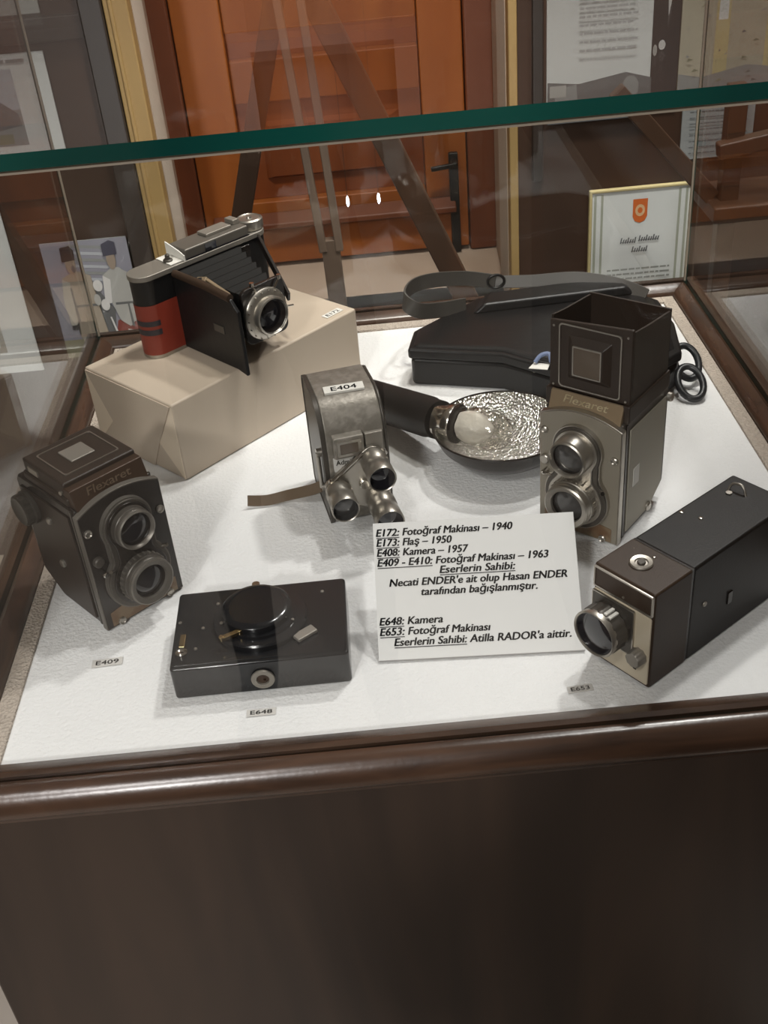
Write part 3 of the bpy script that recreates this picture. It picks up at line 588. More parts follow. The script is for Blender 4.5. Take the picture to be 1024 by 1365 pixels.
for zz in (0.130,):
    bm = B(); cyl(bm, (0.0455, 0.104, zz), (1, 0, 0), 0.005, 0.006, 20, ch=0.001); obj('strap_lug', bm, 'satin', t2)

# ------------------------------------------------------------------ wrapped box
wb = thing('wrapped_box', 'cream paper-wrapped box carrying the folding camera', 'box', (-0.1638, 0.5590, 0.0004), 44.7)
bw, bd, bh = 0.314, 0.1746, 0.1045
bm = B(); box(bm, -bw/2, bw/2, 0, bd, 0, bh); obj('paper_wrap', bm, 'cream_paper', wb, bevel=0.003)
X = -bw/2
for tri in ([(0.0015, bh-0.004), (0.0015, 0.001), (0.040, 0.040)], [(bd-0.0015, bh-0.004), (bd-0.0015, 0.001), (bd-0.040, 0.040)]):
    bm = B(); prism(bm, tri, X-0.0006, X+0.001, 'x'); obj('fold_flap', bm, 'cream_paper2', wb, smooth=False)
bm = B(); prism(bm, [(0.003, bh-0.003), (bd-0.003, bh-0.003), (bd-0.040, 0.040), (bd-0.055, 0.001), (0.060, 0.001), (0.040, 0.040)], X-0.0014, X+0.001, 'x'); obj('end_flap', bm, 'cream_paper', wb, smooth=False)
def small_label(label, text, x, y, z, rz, w, h, base, ink, tilt=0.0):
    t = thing('paper_label', label, 'label', (x, y, z), rz); t.rotation_euler = (tilt, 0, math.radians(rz))
    bm = B(); box(bm, -w/2, w/2, -h/2, h/2, 0, 0.0006); obj('paper', bm, base, t, smooth=False)
    bm = B(); text_bm(bm, text, h*0.80, Matrix.Translation((0, -h*0.28, 0.0008)), fit=w*0.74, align='CENTER', bold=0.012, ext=0.0001); obj('printed_text', bm, ink, t, smooth=False)
    return t
small_label('small cream label reading E172 on the far corner of the wrapped box', 'E172', -0.0835, 0.6600, 0.1052, 44.7, 0.030, 0.011, 'white_label', 'label_ink')
small_label('small grey label reading E409 on the cloth left of the black box camera', 'E409', -0.324, 0.129, 0.0006, 3, 0.030, 0.0105, 'grey_label', 'label_ink')
small_label('small grey label reading E648 on the cloth before the black box camera', 'E648', -0.169, 0.040, 0.0006, 0, 0.027, 0.0085, 'grey_label', 'label_ink')
small_label('small grey label reading E653 on the cloth by the movie camera with a cream front', 'E653', 0.1225, 0.0315, 0.0006, 4, 0.023, 0.0085, 'grey_label', 'label_ink')

# ------------------------------------------------------------------ folding camera on the box
fc = thing('folding_camera', 'old bellows folding camera with red tape standing on the wrapped box', 'camera', (-0.2430, 0.6495, 0.1056), 42.0)
W, Hh = 0.203, 0.105
foot = rrect(-W/2, W/2, -0.018, 0.018, 0.0175, 8)
bm = B(); prism(bm, foot, 0.003, Hh-0.004, 'z'); obj('body', bm, 'black_leather', fc)
bm = B(); prism(bm, rrect(-W/2-0.001, W/2+0.001, -0.019, 0.019, 0.0185, 8), 0.0, 0.004, 'z'); obj('base_plate', bm, 'satin', fc)
tape = [(x, y) for x, y in rrect(-W/2-0.0008, W/2, -0.0188, 0.0188, 0.0183, 8) if x < -W/2+0.036]
tl = [p for p in rrect(-W/2-0.0008, W/2+0.3, -0.0188, 0.0188, 0.0183, 10) if p[0] < -W/2+0.04]
tl = [(-W/2+0.050, 0.0188)] + tl + [(-W/2+0.050, -0.0188)]
def wrap(bm, path, z0, z1, off=0.0, mi=0):
    c = Vector((-W/2+0.018, 0)); out = []
    for x, y in path:
        v = Vector((x, y)); n = (v-c).normalized() if x < -W/2+0.018 else Vector((0, 1 if y > 0 else -1)); v = v+n*off; out.append((bm.verts.new((v.x, v.y, z0)), bm.verts.new((v.x, v.y, z1))))
    for a, b in zip(out, out[1:]): bm.faces.new((a[0], b[0], b[1], a[1])).material_index = mi
bm = B(); wrap(bm, tl, 0.004, 0.070); tp_ = obj('red_tape', bm, 'red_tape', fc)
tm = tl[9:-1]
bm = B(); wrap(bm, tm, 0.043, 0.0500, 0.0004); obj('dark_stripe', bm, 'dark_mark', tp_)
bm = B(); wrap(bm, tm, 0.031, 0.0385, 0.0004); obj('dark_stripe', bm, 'dark_mark', tp_)
bm = B(); prism(bm, rrect(-W/2-0.0015, W/2+0.0015, -0.0195, 0.0195, 0.019, 8), Hh-0.004, Hh+0.003, 'z')
obj('top_plate', bm, 'dull', fc, bevel=0.0012)
bm = B(); box(bm, -0.030, 0.070, -0.0185, 0.0185, Hh+0.003, Hh+0.0165); vf = obj('viewfinder_housing', bm, 'ring_grey', fc, bevel=0.0025)
bm = B(); box(bm, 0.000, 0.017, -0.0192, -0.0175, Hh+0.005, Hh+0.014); box(bm, -0.0300, 0.0700, -0.0190, -0.0180, Hh+0.0035, Hh+0.0045); obj('finder_window', bm, 'lens', vf)
bm = B(); box(bm, 0.012, 0.052, -0.008, 0.012, Hh+0.0165, Hh+0.0205); box(bm, 0.058, 0.068, -0.004, 0.014, Hh+0.0165, Hh+0.023); obj('accessory_shoe', bm, 'dull', vf, bevel=0.001)
bm = B(); lathe(bm, [(0, 0), (0.0165, 0), (0.0175, 0.002), (0.0175, 0.012), (0.0150, 0.0135), (0.0140, 0.0125), (0.004, 0.0125), (0.003, 0.015), (0, 0.015)], Matrix.Translation((0.087, 0.0, Hh+0.004)), 44, wob=lambda k, n: 1.0 if k % 2 else 0.97); obj('winding_knob', bm, 'satin', fc)
bm = B(); cyl(bm, (-0.046, -0.002, Hh+0.003), (0, 0, 1), 0.006, 0.004, 20, ch=0.001); cyl(bm, (-0.046, -0.002, Hh+0.006), (0, 0, 1), 0.003, 0.007, 16, ch=0.001); obj('shutter_button', bm, 'dark_grey', fc)
bm = B(); prism(bm, [(-0.019, Hh+0.003), (0.019, Hh+0.004), (0.019, Hh+0.020), (-0.008, Hh+0.014), (-0.019, Hh+0.010)], -0.033, -0.0315, 'x'); prism(bm, [(-0.052, -0.016), (-0.032, -0.016), (-0.032, 0.018), (-0.05, 0.018)], Hh+0.0034, Hh+0.0042, 'z'); obj('paper_sticker', bm, 'white_label', fc)
# bed, hinged at the left of the body, projecting forward
HX = -0.052
bm = B(); prism(bm, [(-0.018, 0.001), (-0.124, 0.001), (-0.142, -0.003), (-0.142, 0.080), (-0.130, 0.094), (-0.018, 0.099)], HX-0.0025, HX+0.0025, 'x'); bed = obj('bed_door', bm, 'black_leather', fc, bevel=0.0015)
bm = B(); box(bm, HX-0.0035, HX-0.002, -0.110, -0.090, 0.044, 0.054); obj('door_clip', bm, 'dark_grey', bed, bevel=0.0008)
bm = B(); tube(bm, [(HX-0.001, -0.022, 0.100), (HX+0.001, -0.075, 0.098), (HX-0.001, -0.130, 0.095)], 0.005, 12); obj('door_hinge_roll', bm, 'brown_box', bed)
bm = B(); bar(bm, (HX+0.008, -0.020, 0.086), (HX+0.018, -0.060, 0.093), 0.005, 0.010); bar(bm, (HX+0.018, -0.060, 0.093), (HX+0.020, -0.100, 0.082), 0.005, 0.008); obj('erecting_strut', bm, 'tan_plate', fc, bevel=0.0015)
bm = B()
N = 15
for k in range(N):
    s = k/(N-1); y = -0.018-0.094*s; hw = 0.047*(1-s)+0.024*s; z0 = 0.006*(1-s)+0.030*s; z1 = 0.100*(1-s)+0.082*s; e = 0.0022 if k % 2 else -0.0010
    ring = [bm.verts.new(p) for p in ((-hw-e+0.002, y, z0-e), (hw+e+0.002, y, z0-e), (hw+e+0.002, y, z1+e), (-hw-e+0.002, y, z1+e))]
    if k:
        for i in range(4): bm.faces.new((prev[i], prev[(i+1) % 4], ring[(i+1) % 4], ring[i]))
    prev = ring
bm.faces.new(prev)
obj('bellows', bm, 'bellows_cloth', fc, smooth=False)
bm = B(); prism(bm, rrect(-0.028, 0.038, 0.018, 0.090, 0.010), -0.117, -0.111, 'y'); std = obj('lens_standard', bm, 'black_enamel', fc, bevel=0.001)
LX, LZ = 0.002, 0.053
mx = along((LX, -0.116, LZ), (0, -1, 0))
bm = B(); lathe(bm, [(0, 0), (0.031, 0), (0.0325, 0.003), (0.0325, 0.006), (0.030, 0.009), (0.024, 0.0105), (0.0245, 0.016), (0.0235, 0.0195), (0.0218, 0.0205), (0.0205, 0.018)], mx, 56); sh = obj('shutter_ring', bm, 'satin', fc)
bm = B(); lathe(bm, [(0.0212, 0.0195), (0.0190, 0.014), (0.0175, 0.010)], mx, 48); obj('lens_cone', bm, 'black_enamel', sh)
bm = B(); lathe(bm, [(0.0182, 0.011), (0.011, 0.0135), (0, 0.0145)], mx, 48); obj('lens_glass', bm, 'lens', sh)
bm = B()
for a in range(0, 360, 20):
    r = math.radians(a); p = Vector((LX+0.0305*math.cos(r), -0.1245, LZ+0.0305*math.sin(r))); cyl(bm, p, (0, -1, 0), 0.0007, 0.0022, 6)
tube(bm, [(LX-0.010, -0.120, LZ+0.029), (LX-0.014, -0.121, LZ+0.040)], 0.0016, 8); tube(bm, [(LX+0.018, -0.120, LZ+0.026), (LX+0.026, -0.121, LZ+0.036)], 0.0016, 8); tube(bm, [(LX+0.030, -0.122, LZ-0.002), (LX+0.042, -0.123, LZ-0.004)], 0.0014, 8)
cyl(bm, (LX-0.015, -0.121, LZ+0.040), (0, 0, 1), 0.003, 0.005, 10); cyl(bm, (LX+0.027, -0.121, LZ+0.036), (0, 0, 1), 0.003, 0.005, 10)
obj('setting_levers', bm, 'chrome', sh)
bm = B(); bar(bm, (0.083, -0.019, 0.100), (0.046, -0.114, 0.056), 0.004, 0.013, (0, 0, 1)); obj('side_arm', bm, 'black_enamel', fc, bevel=0.001)
bm = B(); box(bm, 0.046, 0.066, -0.0215, -0.018, 0.010, 0.098); obj('bellows_frame', bm, 'black_enamel', fc, bevel=0.001)

# ------------------------------------------------------------------ turret movie camera
mc = thing('movie_camera', 'grey hammertone movie camera with three turret lenses standing upright', 'camera', (-0.0635, 0.3330, 0.0004), 11.0)
mw = 0.073
mp = [(0.004, 0.0)] + [(0.0, 0.006), (0.0, 0.088), (0.0015, 0.103)] + [(0.040-0.0385*math.cos(a), 0.103+0.043*math.sin(a)) for a in [PI/2*k/8 for k in range(1, 8)]] + [(0.042, 0.1465), (0.092, 0.1445), (0.099, 0.1415), (0.102, 0.134), (0.102, 0.006), (0.098, 0.0)]
bm = B(); prism(bm, mp, -mw/2+0.004, mw/2-0.004, 'x'); obj('body', bm, 'hammertone', mc, bevel=0.002, angle=30)
mi_ = [(0.051+(y-0.051)*0.985, 0.0735+(z-0.0735)*0.985) for y, z in mp]
for s in (-1, 1):
    bm = B(); prism(bm, mi_, s*(mw/2-0.0045), s*(mw/2), 'x'); obj('side_cover', bm, 'dark_grey', mc, bevel=0.0025, angle=30)
bm = B(); frame_ring(bm, [(p[0], p[1]) for p in mp], [(0.051+(y-0.051)*0.955, 0.0735+(z-0.0735)*0.965) for y, z in mp], -mw/2-0.0008, -mw/2+0.004, 'x'); obj('edge_band', bm, 'dark_grey', mc)
# viewfinder block on the front
bm = B(); box(bm, -0.026, 0.008, -0.008, 0.010, 0.088, 0.114); vb = obj('viewfinder_block', bm, 'hammertone', mc, bevel=0.002)
bm = B(); frame_ring(bm, rrect(-0.022, 0.004, 0.0915, 0.110, 0.001), rrect(-0.019, 0.001, 0.0945, 0.107, 0.001), -0.0095, -0.0075, 'y'); obj('window_frame', bm, 'satin', vb)
bm = B(); box(bm, -0.0192, 0.0012, -0.0088, -0.0075, 0.0943, 0.1072); obj('window_glass', bm, 'finder', vb)
bm = B(); box(bm, 0.010, 0.030, -0.003, 0.006, 0.085, 0.111); obj('exposure_plate', bm, 'dull', mc, bevel=0.001)
bm = B(); box(bm, -0.027, 0.001, -0.0035, 0.004, 0.070, 0.0865); pl = obj('name_plate', bm, 'grey_label', mc, bevel=0.001)
bm = B(); text_bm(bm, 'Admira', 0.0085, front_at(-0.013, -0.0040, 0.0790), fit=0.023, align='CENTER', bold=0.01); text_bm(bm, '8 II', 0.0065, front_at(-0.013, -0.0040, 0.0720), fit=0.012, align='CENTER', bold=0.01); obj('lettering', bm, 'dark_grey', pl, smooth=False)
# turret with three lenses
LA, LB, LC = (0.0150, 0.0840), (-0.0270, 0.0525), (0.0185, 0.0290)
tc_ = (0.0025, 0.0552)
def hull3(r, n=10):
    pts = []
    P = [LB, LC, LA]
    for i, p in enumerate(P):
        a, b = P[i-1], P[(i+1) % 3]
        a0 = math.atan2(p[1]-a[1], p[0]-a[0]) - PI/2; a1 = math.atan2(b[1]-p[1], b[0]-p[0]) - PI/2
        while a1 < a0: a1 += 2*PI
        for k in range(n+1): an = a0+(a1-a0)*k/n; pts.append((p[0]+r*math.cos(an), p[1]+r*math.sin(an)))
    return pts
bm = B(); prism(bm, hull3(0.0135), -0.0095, -0.003, 'y'); prism(bm, hull3(0.010), -0.0110, -0.009, 'y'); tr_ = obj('lens_turret', bm, 'satin', mc, bevel=0.001)
bm = B(); cyl(bm, (tc_[0], -0.010, tc_[1]), (0, -1, 0), 0.006, 0.006, 20, ch=0.001); cyl(bm, (LA[0]+0.013, -0.009, LA[1]+0.006), (0, -1, 0), 0.003, 0.006, 12); cyl(bm, (LB[0]-0.006, -0.009, LB[1]+0.012), (0, -1, 0), 0.003, 0.006, 12)
tube(bm, [(LB[0]-0.004, -0.013, LB[1]+0.014), (LA[0]-0.012, -0.014, LA[1]+0.010)], 0.0022, 10); obj('turret_lock', bm, 'chrome', tr_)
for (lx, lz), L, r, gl in ((LA, 0.046, 0.0150, 'lens'), (LB, 0.042, 0.0150, 'lens_grey'), (LC, 0.050, 0.0158, 'lens')):
    mx = along((lx, -0.0105, lz), (0, -1, 0))
    bm = B(); lathe(bm, [(0, 0), (r*0.86, 0), (r*0.86, L*0.12), (r, L*0.16), (r, L*0.36), (r*0.93, L*0.40), (r*0.93, L*0.58), (r, L*0.62), (r*1.02, L*0.98), (r*0.98, L), (r*0.92, L*0.985), (r*0.88, L*0.80)], mx, 48); ln = obj('turret_lens', bm, 'satin', mc)
    bm = B(); lathe(bm, [(r*0.90, L*0.96), (r*0.86, L*0.78), (r*0.60, L*0.80), (0, L*0.83)], mx, 40); obj('lens_glass', bm, gl, ln)
# carrying latch and leather hand strap
bm = B(); tube(bm, [(-mw/2-0.0035, 0.020, 0.085), (-mw/2-0.0035, 0.020, 0.040)], 0.0025, 10); cyl(bm, (-mw/2, 0.020, 0.085), (-1, 0, 0), 0.005, 0.005, 16); cyl(bm, (-mw/2, 0.020, 0.040), (-1, 0, 0), 0.0045, 0.004, 16); obj('strap_bracket', bm, 'satin', mc)
bm = B(); strip(bm, curve_pts([(-0.041, 0.022, 0.040), (-0.050, 0.034, 0.030), (-0.075, 0.060, 0.012), (-0.100, 0.066, 0.007), (-0.122, 0.070, 0.009)], 7), (0.2, 0.45, 0.9), 0.0125, 0.0022); obj('hand_strap', bm, 'tan_leather', mc)
mxl = Matrix.Translation((0.0, 0.040, 0.1470)) @ Matrix.Rotation(math.radians(3), 4, 'X') @ Matrix.Rotation(math.radians(-3), 4, 'Z')
bm = B(); box(bm, -0.022, 0.022, -0.007, 0.007, -0.0012, 0.0012, mxl); lb_ = obj('paper_sticker', bm, 'white_label', mc, smooth=False)
bm = B(); text_bm(bm, 'E404', 0.0115, mxl @ Matrix.Translation((0, -0.0042, 0.0014)), fit=0.028, align='CENTER', bold=0.015, ext=0.0001); obj('lettering', bm, 'ink', lb_, smooth=False)

# ------------------------------------------------------------------ torch flash with bowl reflector
fl = thing('flash_gun', 'torch flash with a hammered silver bowl and a clear bulb', 'flash', (0.106, 0.424, 0.0))
mxb = Matrix.Translation((0, 0, 0.0))
bm = B(); lathe(bm, [(0.0785, 0.052), (0.070, 0.036), (0.056, 0.0215), (0.040, 0.0125), (0.020, 0.0085), (0, 0.0078)], mxb, 72); rf = obj('reflector', bm, 'mirror', fl)
bm = B(); lathe(bm, [(0.0785, 0.052), (0.0800, 0.0535), (0.0815, 0.0520), (0.0735, 0.0350), (0.0590, 0.0200), (0.042, 0.0095), (0.024, 0.0030), (0.018, 0.0006), (0, 0.0006)], mxb, 72); obj('bowl_shell', bm, 'black_enamel', rf)
F = lambda x, y, z: Vector((x-0.106, y-0.424, z))
ps, pe = F(-0.046, 0.560, 0.0285), F(0.036, 0.448, 0.052)
dv = (pe-ps).normalized(); L = (pe-ps).length
bm = B(); lathe(bm, [(0, 0), (0.0225, 0), (0.0250, 0.003), (0.0250, L*0.86), (0.0235, L*0.90), (0.0235, L), (0, L)], along(ps, dv), 40); obj('battery_handle', bm, 'black_box', fl)
bm = B(); lathe(bm, [(0, 0), (0.0205, 0), (0.0205, 0.012), (0.0220, 0.014), (0.0220, 0.024), (0.0205, 0.026), (0, 0.026)], along(pe - dv*0.002, Vector((0.060, -0.045, 0.004))), 40); obj('bulb_socket', bm, 'chrome', fl)
dv2 = Vector((0.060, -0.042, 0.002)).normalized(); pb = pe + Vector((0.060, -0.045, 0.004)).normalized()*0.022
bm = B(); lathe(bm, [(0.0215, 0), (0.0235, 0.001), (0.0235, 0.005), (0.0215, 0.006), (0.0, 0.006)], along(pb, dv2), 40); obj('socket_ring', bm, 'black_enamel', fl)
bp_ = [(0, 0.005), (0.0185, 0.005), (0.0215, 0.014), (0.0245, 0.026), (0.0250, 0.040), (0.0230, 0.054), (0.0175, 0.065), (0.009, 0.071), (0, 0.073)]
bm = B(); lathe(bm, bp_, along(pb, dv2), 40); bl = obj('bulb', bm, 'bulb', fl)
bm = B()
rr = random.Random(3)
lathe(bm, [(0, 0.006), (0.0165, 0.007), (0.0205, 0.016), (0.0212, 0.025), (0.0185, 0.034), (0.0125, 0.042), (0.0065, 0.0480), (0, 0.050)], along(pb, dv2), 24, wob=lambda k, n: 0.92+0.06*math.sin(k*1.3))
obj('bulb_filling', bm, 'bulb_fill', bl)

# ------------------------------------------------------------------ black leather case with strap
lc = thing('leather_case', 'large black leather case with a looped grey strap at the back of the glass case', 'leather case', (0.18, 0.66, 0.0004))
Lp = [(0.014, 0.637), (0.132, 0.598), (0.190, 0.545), (0.318, 0.535), (0.352, 0.560), (0.364, 0.640), (0.362, 0.715), (0.330, 0.757), (0.118, 0.772), (0.026, 0.690)]
Lp = [(x-0.18, y-0.66) for x, y in Lp]
bm = B(); prism(bm, Lp, 0.0, 0.040, 'z'); obj('case_body', bm, 'black_leather', lc, bevel=0.006, seg=3)
Lq = [(x*1.02, y*1.02) for x, y in Lp]
bm = B(); prism(bm, Lq, 0.0395, 0.054, 'z'); prism(bm, [(x*0.97, y*0.97+0.004) for x, y in Lq], 0.053, 0.058, 'z', scale1=0.93, cen=(0, 0.01)); obj('case_lid', bm, 'black_leather', lc, bevel=0.004, seg=3)
bm = B(); prism(bm, [(-0.075, 0.055), (0.16, 0.07), (0.165, 0.105), (0.06, 0.110), (-0.06, 0.100)], 0.0565, 0.070, 'z', scale1=0.85, cen=(0.05, 0.09)); obj('lid_flap', bm, 'black_leather', lc, bevel=0.004, seg=3)
for px, py in ((-0.062, -0.040), (-0.010, -0.094)):
    bm = B(); lathe(bm, [(0, 0), (0.0035, 0), (0.0035, 0.0012), (0.002, 0.003), (0, 0.0034)], Matrix.Translation((px, py+0.004, 0.0400)) @ Matrix.Rotation(math.radians(70), 4, 'X'), 16); obj('stud', bm, 'satin', lc)
G = lambda x, y, z: Vector((x-0.18, y-0.66, z))
loop = curve_pts([G(0.150, 0.800, 0.066), G(0.105, 0.795, 0.078), (G(0.055, 0.770, 0.090)), G(0.026, 0.735, 0.098), G(0.014, 0.700, 0.096), G(0.030, 0.690, 0.084), G(0.060, 0.715, 0.070), G(0.100, 0.735, 0.064)], 8)
bm = B(); strip(bm, loop, (0.15, 0.25, 1), 0.021, 0.003); obj('strap', bm, 'grey_strap', lc, bevel=0.0008); s2 = curve_pts([G(0.150, 0.800, 0.066), G(0.20, 0.786, 0.068), G(0.260, 0.768, 0.074), G(0.315, 0.748, 0.068), G(0.350, 0.720, 0.060)], 8)
bm = B(); strip(bm, s2, (0.1, 0.5, 0.8), 0.018, 0.003); obj('strap', bm, 'grey_strap', lc, bevel=0.0008)
bm = B(); tube(bm, [G(0.150+0.012*math.cos(a), 0.792, 0.070+0.010*math.sin(a)) for a in [2*PI*k/20 for k in range(20)]], 0.002, 8, closed=True); obj('strap_buckle', bm, 'iron', lc)
for cx, cy, cz, tilt in ((0.369, 0.580, 0.026, 0.3), (0.363, 0.538, 0.019, -0.2)):
    ctr = G(cx, cy, cz); u = Vector((0.85, 0.35, 0.25)).normalized(); v = Vector((-0.25, 0.75, 0.55+tilt*0.2)).normalized()
    bm = B(); tube(bm, [ctr + u*0.016*math.cos(2*PI*k/28) + v*0.023*math.sin(2*PI*k/28) for k in range(28)], 0.0046, 10, closed=True); obj('strap_ring', bm, 'rubber', lc)
tg = thing('paper_tag', 'small white and blue tag lying on the leather case beside the raised hood', 'tag', (0.171, 0.545, 0.0592), -20)
bm = B(); prism(bm, [(-0.012, -0.008), (0.012, -0.008), (0.012, 0.006), (-0.008, 0.008)], 0, 0.0008, 'z'); obj('tag_card', bm, 'white_label', tg)
bm = B(); tube(bm, curve_pts([(-0.006, 0.004, 0.003), (0.0, 0.010, 0.010), (0.010, 0.012, 0.012), (0.014, 0.006, 0.004)], 6), 0.0028, 8); obj('blue_tie', bm, 'print_blue', tg)

# ------------------------------------------------------------------ box camera lying on its back
bc = thing('box_camera', 'flat black bakelite camera lying face up beside the white card', 'camera', (-0.1672, 0.0682, 0.0004), 0.5)
bm = B(); prism(bm, rrect(-0.083, 0.083, 0.0, 0.1125, 0.004), 0.0, 0.037, 'z'); body = obj('body', bm, 'piano', bc, bevel=0.0025, seg=3)
bm = B(); box(bm, -0.079, 0.079, 0.004, 0.1085, 0.0368, 0.0378); obj('front_panel', bm, 'piano', bc, bevel=0.0004)
bm = B(); lathe(bm, [(0, 0.0372), (0.0455, 0.0372), (0.0455, 0.0425), (0.0440, 0.0440), (0.036, 0.0445), (0.0355, 0.047), (0.0, 0.047)], Matrix.Translation((0.0005, 0.0580, 0)), 64); obj('shutter_housing', bm, 'piano', bc)
bm = B(); lathe(bm, [(0, 0.046), (0.0325, 0.046), (0.0335, 0.047), (0.0335, 0.0530), (0.0315, 0.0550), (0.0270, 0.0556), (0.0260, 0.0548), (0, 0.0545)], Matrix.Translation((-0.002, 0.0600, 0)), 64); obj('lens_cap', bm, 'piano', bc)
bm = B(); lathe(bm, [(0, 0), (0.0108, 0), (0.0112, 0.001), (0.0108, 0.0022), (0.0062, 0.0024), (0.0056, 0.0008), (0.005, -0.001)], along((0.001, -0.0004, 0.0165), (0, -1, 0)), 40); sk = obj('tripod_socket', bm, 'dull', bc)
bm = B(); lathe(bm, [(0, 0.0006), (0.0056, 0.0008)], along((0.001, -0.0004, 0.0165), (0, -1, 0)), 24); cyl(bm, (0.0025, -0.001, 0.0145), (0, -1, 0), 0.0012, 0.0016, 10); obj('socket_hole', bm, 'brown_metal', sk)
bm = B(); bar(bm, (-0.034, 0.024, 0.048), (-0.018, 0.030, 0.0495), 0.005, 0.004, (0, 0, 1)); cyl(bm, (-0.017, 0.0305, 0.047), (0, 0, 1), 0.0028, 0.005, 14); cyl(bm, (-0.034, 0.024, 0.046), (0, 0, 1), 0.0026, 0.005, 14); obj('shutter_lever', bm, 'brass', bc, bevel=0.0006)
bm = B(); lathe(bm, [(0, 0.0374), (0.0058, 0.0374), (0.0058, 0.0405), (0.004, 0.042), (0.002, 0.0405), (0, 0.0405)], Matrix.Translation((-0.0725, 0.020, 0)), 24); wk = obj('side_latch', bm, 'chrome', bc)
bm = B(); bar(bm, (-0.0728, 0.026, 0.0395), (-0.0725, 0.044, 0.0395), 0.0055, 0.004, (0, 0, 1)); obj('latch_bar', bm, 'brass', wk, bevel=0.0006)
bm = B(); bar(bm, (0.034, 0.023, 0.0400), (0.052, 0.036, 0.0400), 0.011, 0.0035, (0, 0, 1)); obj('index_plate', bm, 'dull', bc, bevel=0.001)
for px, py, pz in ((-0.041, 0.080, 0.0455), (0.026, 0.098, 0.0385), (-0.055, 0.054, 0.0385), (-0.036, 0.050, 0.046), (0.032, 0.044, 0.0465), (-0.078, 0.066, 0.038), (0.060, 0.092, 0.0385), (-0.060, 0.025, 0.0385), (0.0, 0.034, 0.046)):
    bm = B(); lathe(bm, [(0, 0), (0.0018, 0), (0.0015, 0.001), (0, 0.0013)], Matrix.Translation((px, py, pz-0.0005)), 12); obj('rivet', bm, 'satin', bc)
bm = B(); cyl(bm, (-0.006, 0.1120, 0.0365), (0, 0, 1), 0.004, 0.004, 14); obj('release_pin', bm, 'chrome', bc)

# ------------------------------------------------------------------ long movie camera at the right
lm = thing('movie_camera', 'long dark brown movie camera with a cream front at the right edge', 'camera', (0.1624, 0.0505, 0.0004), -53.6)
w, dd_, h = 0.0683, 0.1985, 0.1083
bm = B(); box(bm, -w/2, w/2, 0.0, 0.0515, 0.0, h); obj('front_body', bm, 'brown_box', lm, bevel=0.0025, seg=3)  # browner than the rear: a reflected tone is put into the colour
bm = B(); box(bm, -w/2+0.0003, w/2-0.0003, 0.0525, dd_, 0.0, h-0.0004); obj('rear_body', bm, 'black_box', lm, bevel=0.003, seg=3)
bm = B(); box(bm, -w/2+0.001, w/2-0.001, 0.0505, 0.0535, 0.001, h-0.001); obj('body_seam', bm, 'black_enamel', lm)
bm = B(); prism(bm, rrect(-0.0325, 0.0325, 0.004, 0.0815, 0.002), -0.0012, 0.002, 'y'); obj('front_panel', bm, 'cream_panel', lm, bevel=0.0005)
bm = B(); frame_ring(bm, rrect(-0.0332, 0.0332, 0.0835, 0.1062, 0.0012), rrect(-0.0318, 0.0318, 0.0852, 0.1046, 0.001), -0.0016, 0.002, 'y'); obj('window_frame', bm, 'satin', lm)
bm = B(); box(bm, -0.0318, 0.0318, -0.0008, 0.002, 0.0852, 0.1046); wn = obj('finder_window', bm, 'brown_box', lm)
bm = B(); cyl(bm, (0.001, -0.0008, 0.0885), (0, -1, 0), 0.0012, 0.001, 10); obj('rivet', bm, 'satin', wn)
bm = B(); prism(bm, rrect(-0.0325, 0.0150, 0.030, 0.0800, 0.0015), -0.0030, 0.0, 'y'); sq = obj('lens_plate', bm, 'dark_grey', lm, bevel=0.0008)
bm = B(); frame_ring(bm, rrect(-0.0329, 0.0156, 0.0294, 0.0806, 0.0015), rrect(-0.0318, 0.0145, 0.0305, 0.0795, 0.0015), -0.0034, -0.001, 'y'); obj('plate_outline', bm, 'satin', sq)
mx = along((-0.0085, -0.0028, 0.0560), (0, -1, 0)); r = 0.0240
bm = B(); lathe(bm, [(0, 0), (r*0.9, 0), (r*0.9, 0.004), (r*0.98, 0.006), (r*0.98, 0.019), (r*0.96, 0.0205)], mx, 60, wob=lambda k, n: 1.0 if (k // 2) % 2 else 0.955); ln = obj('zoom_lens', bm, 'dark_grey', lm)
bm = B(); lathe(bm, [(r*0.95, 0.019), (r*0.97, 0.0245), (r*0.94, 0.0258), (r*0.88, 0.0248), (r*0.86, 0.021)], mx, 60); obj('rim_ring', bm, 'satin', ln)
bm = B(); lathe(bm, [(r*0.87, 0.0238), (r*0.84, 0.0205), (r*0.70, 0.0215), (r*0.4, 0.0232), (0, 0.0238)], mx, 48); obj('lens_glass', bm, 'lens', ln)
bm = B(); 
for a in (62, 74): 
    q = math.radians(a); bar(bm, (-0.0085+r*0.99*math.cos(q), -0.010, 0.056+r*0.99*math.sin(q)), (-0.0085+r*0.99*math.cos(q), -0.021, 0.056+r*0.99*math.sin(q)), 0.003, 0.0018, (0, 0, 1))
obj('index_mark', bm, 'white_label', ln)
bm = B(); lathe(bm, [(0, 0), (0.0085, 0), (0.0085, 0.009), (0.0072, 0.0105), (0, 0.0105)], along((0.0225, -0.001, 0.0345), (0, -1, 0)), 36, wob=lambda k, n: 1.0 if (k // 2) % 2 else 0.92); obj('speed_knob', bm, 'dull', lm)
bm = B(); box(bm, 0.0165, 0.0200, -0.0018, 0.0, 0.0155, 0.0205); obj('slot', bm, 'ink', lm)
bm = B(); text_bm(bm, '----', 0.004, front_at(-0.012, -0.0014, 0.016), fit=0.012, align='CENTER', ext=0.0001); obj('faint_print', bm, 'dull', lm, smooth=False)
bm = B(); lathe(bm, [(0, 0), (0.0108, 0), (0.0108, 0.0018), (0.0098, 0.0026), (0.0062, 0.0022), (0.0055, 0.0008), (0, 0.0008)], Matrix.Translation((-0.0037, 0.0268, h-0.0004)), 40); tb_ = obj('release_button', bm, 'satin', lm)
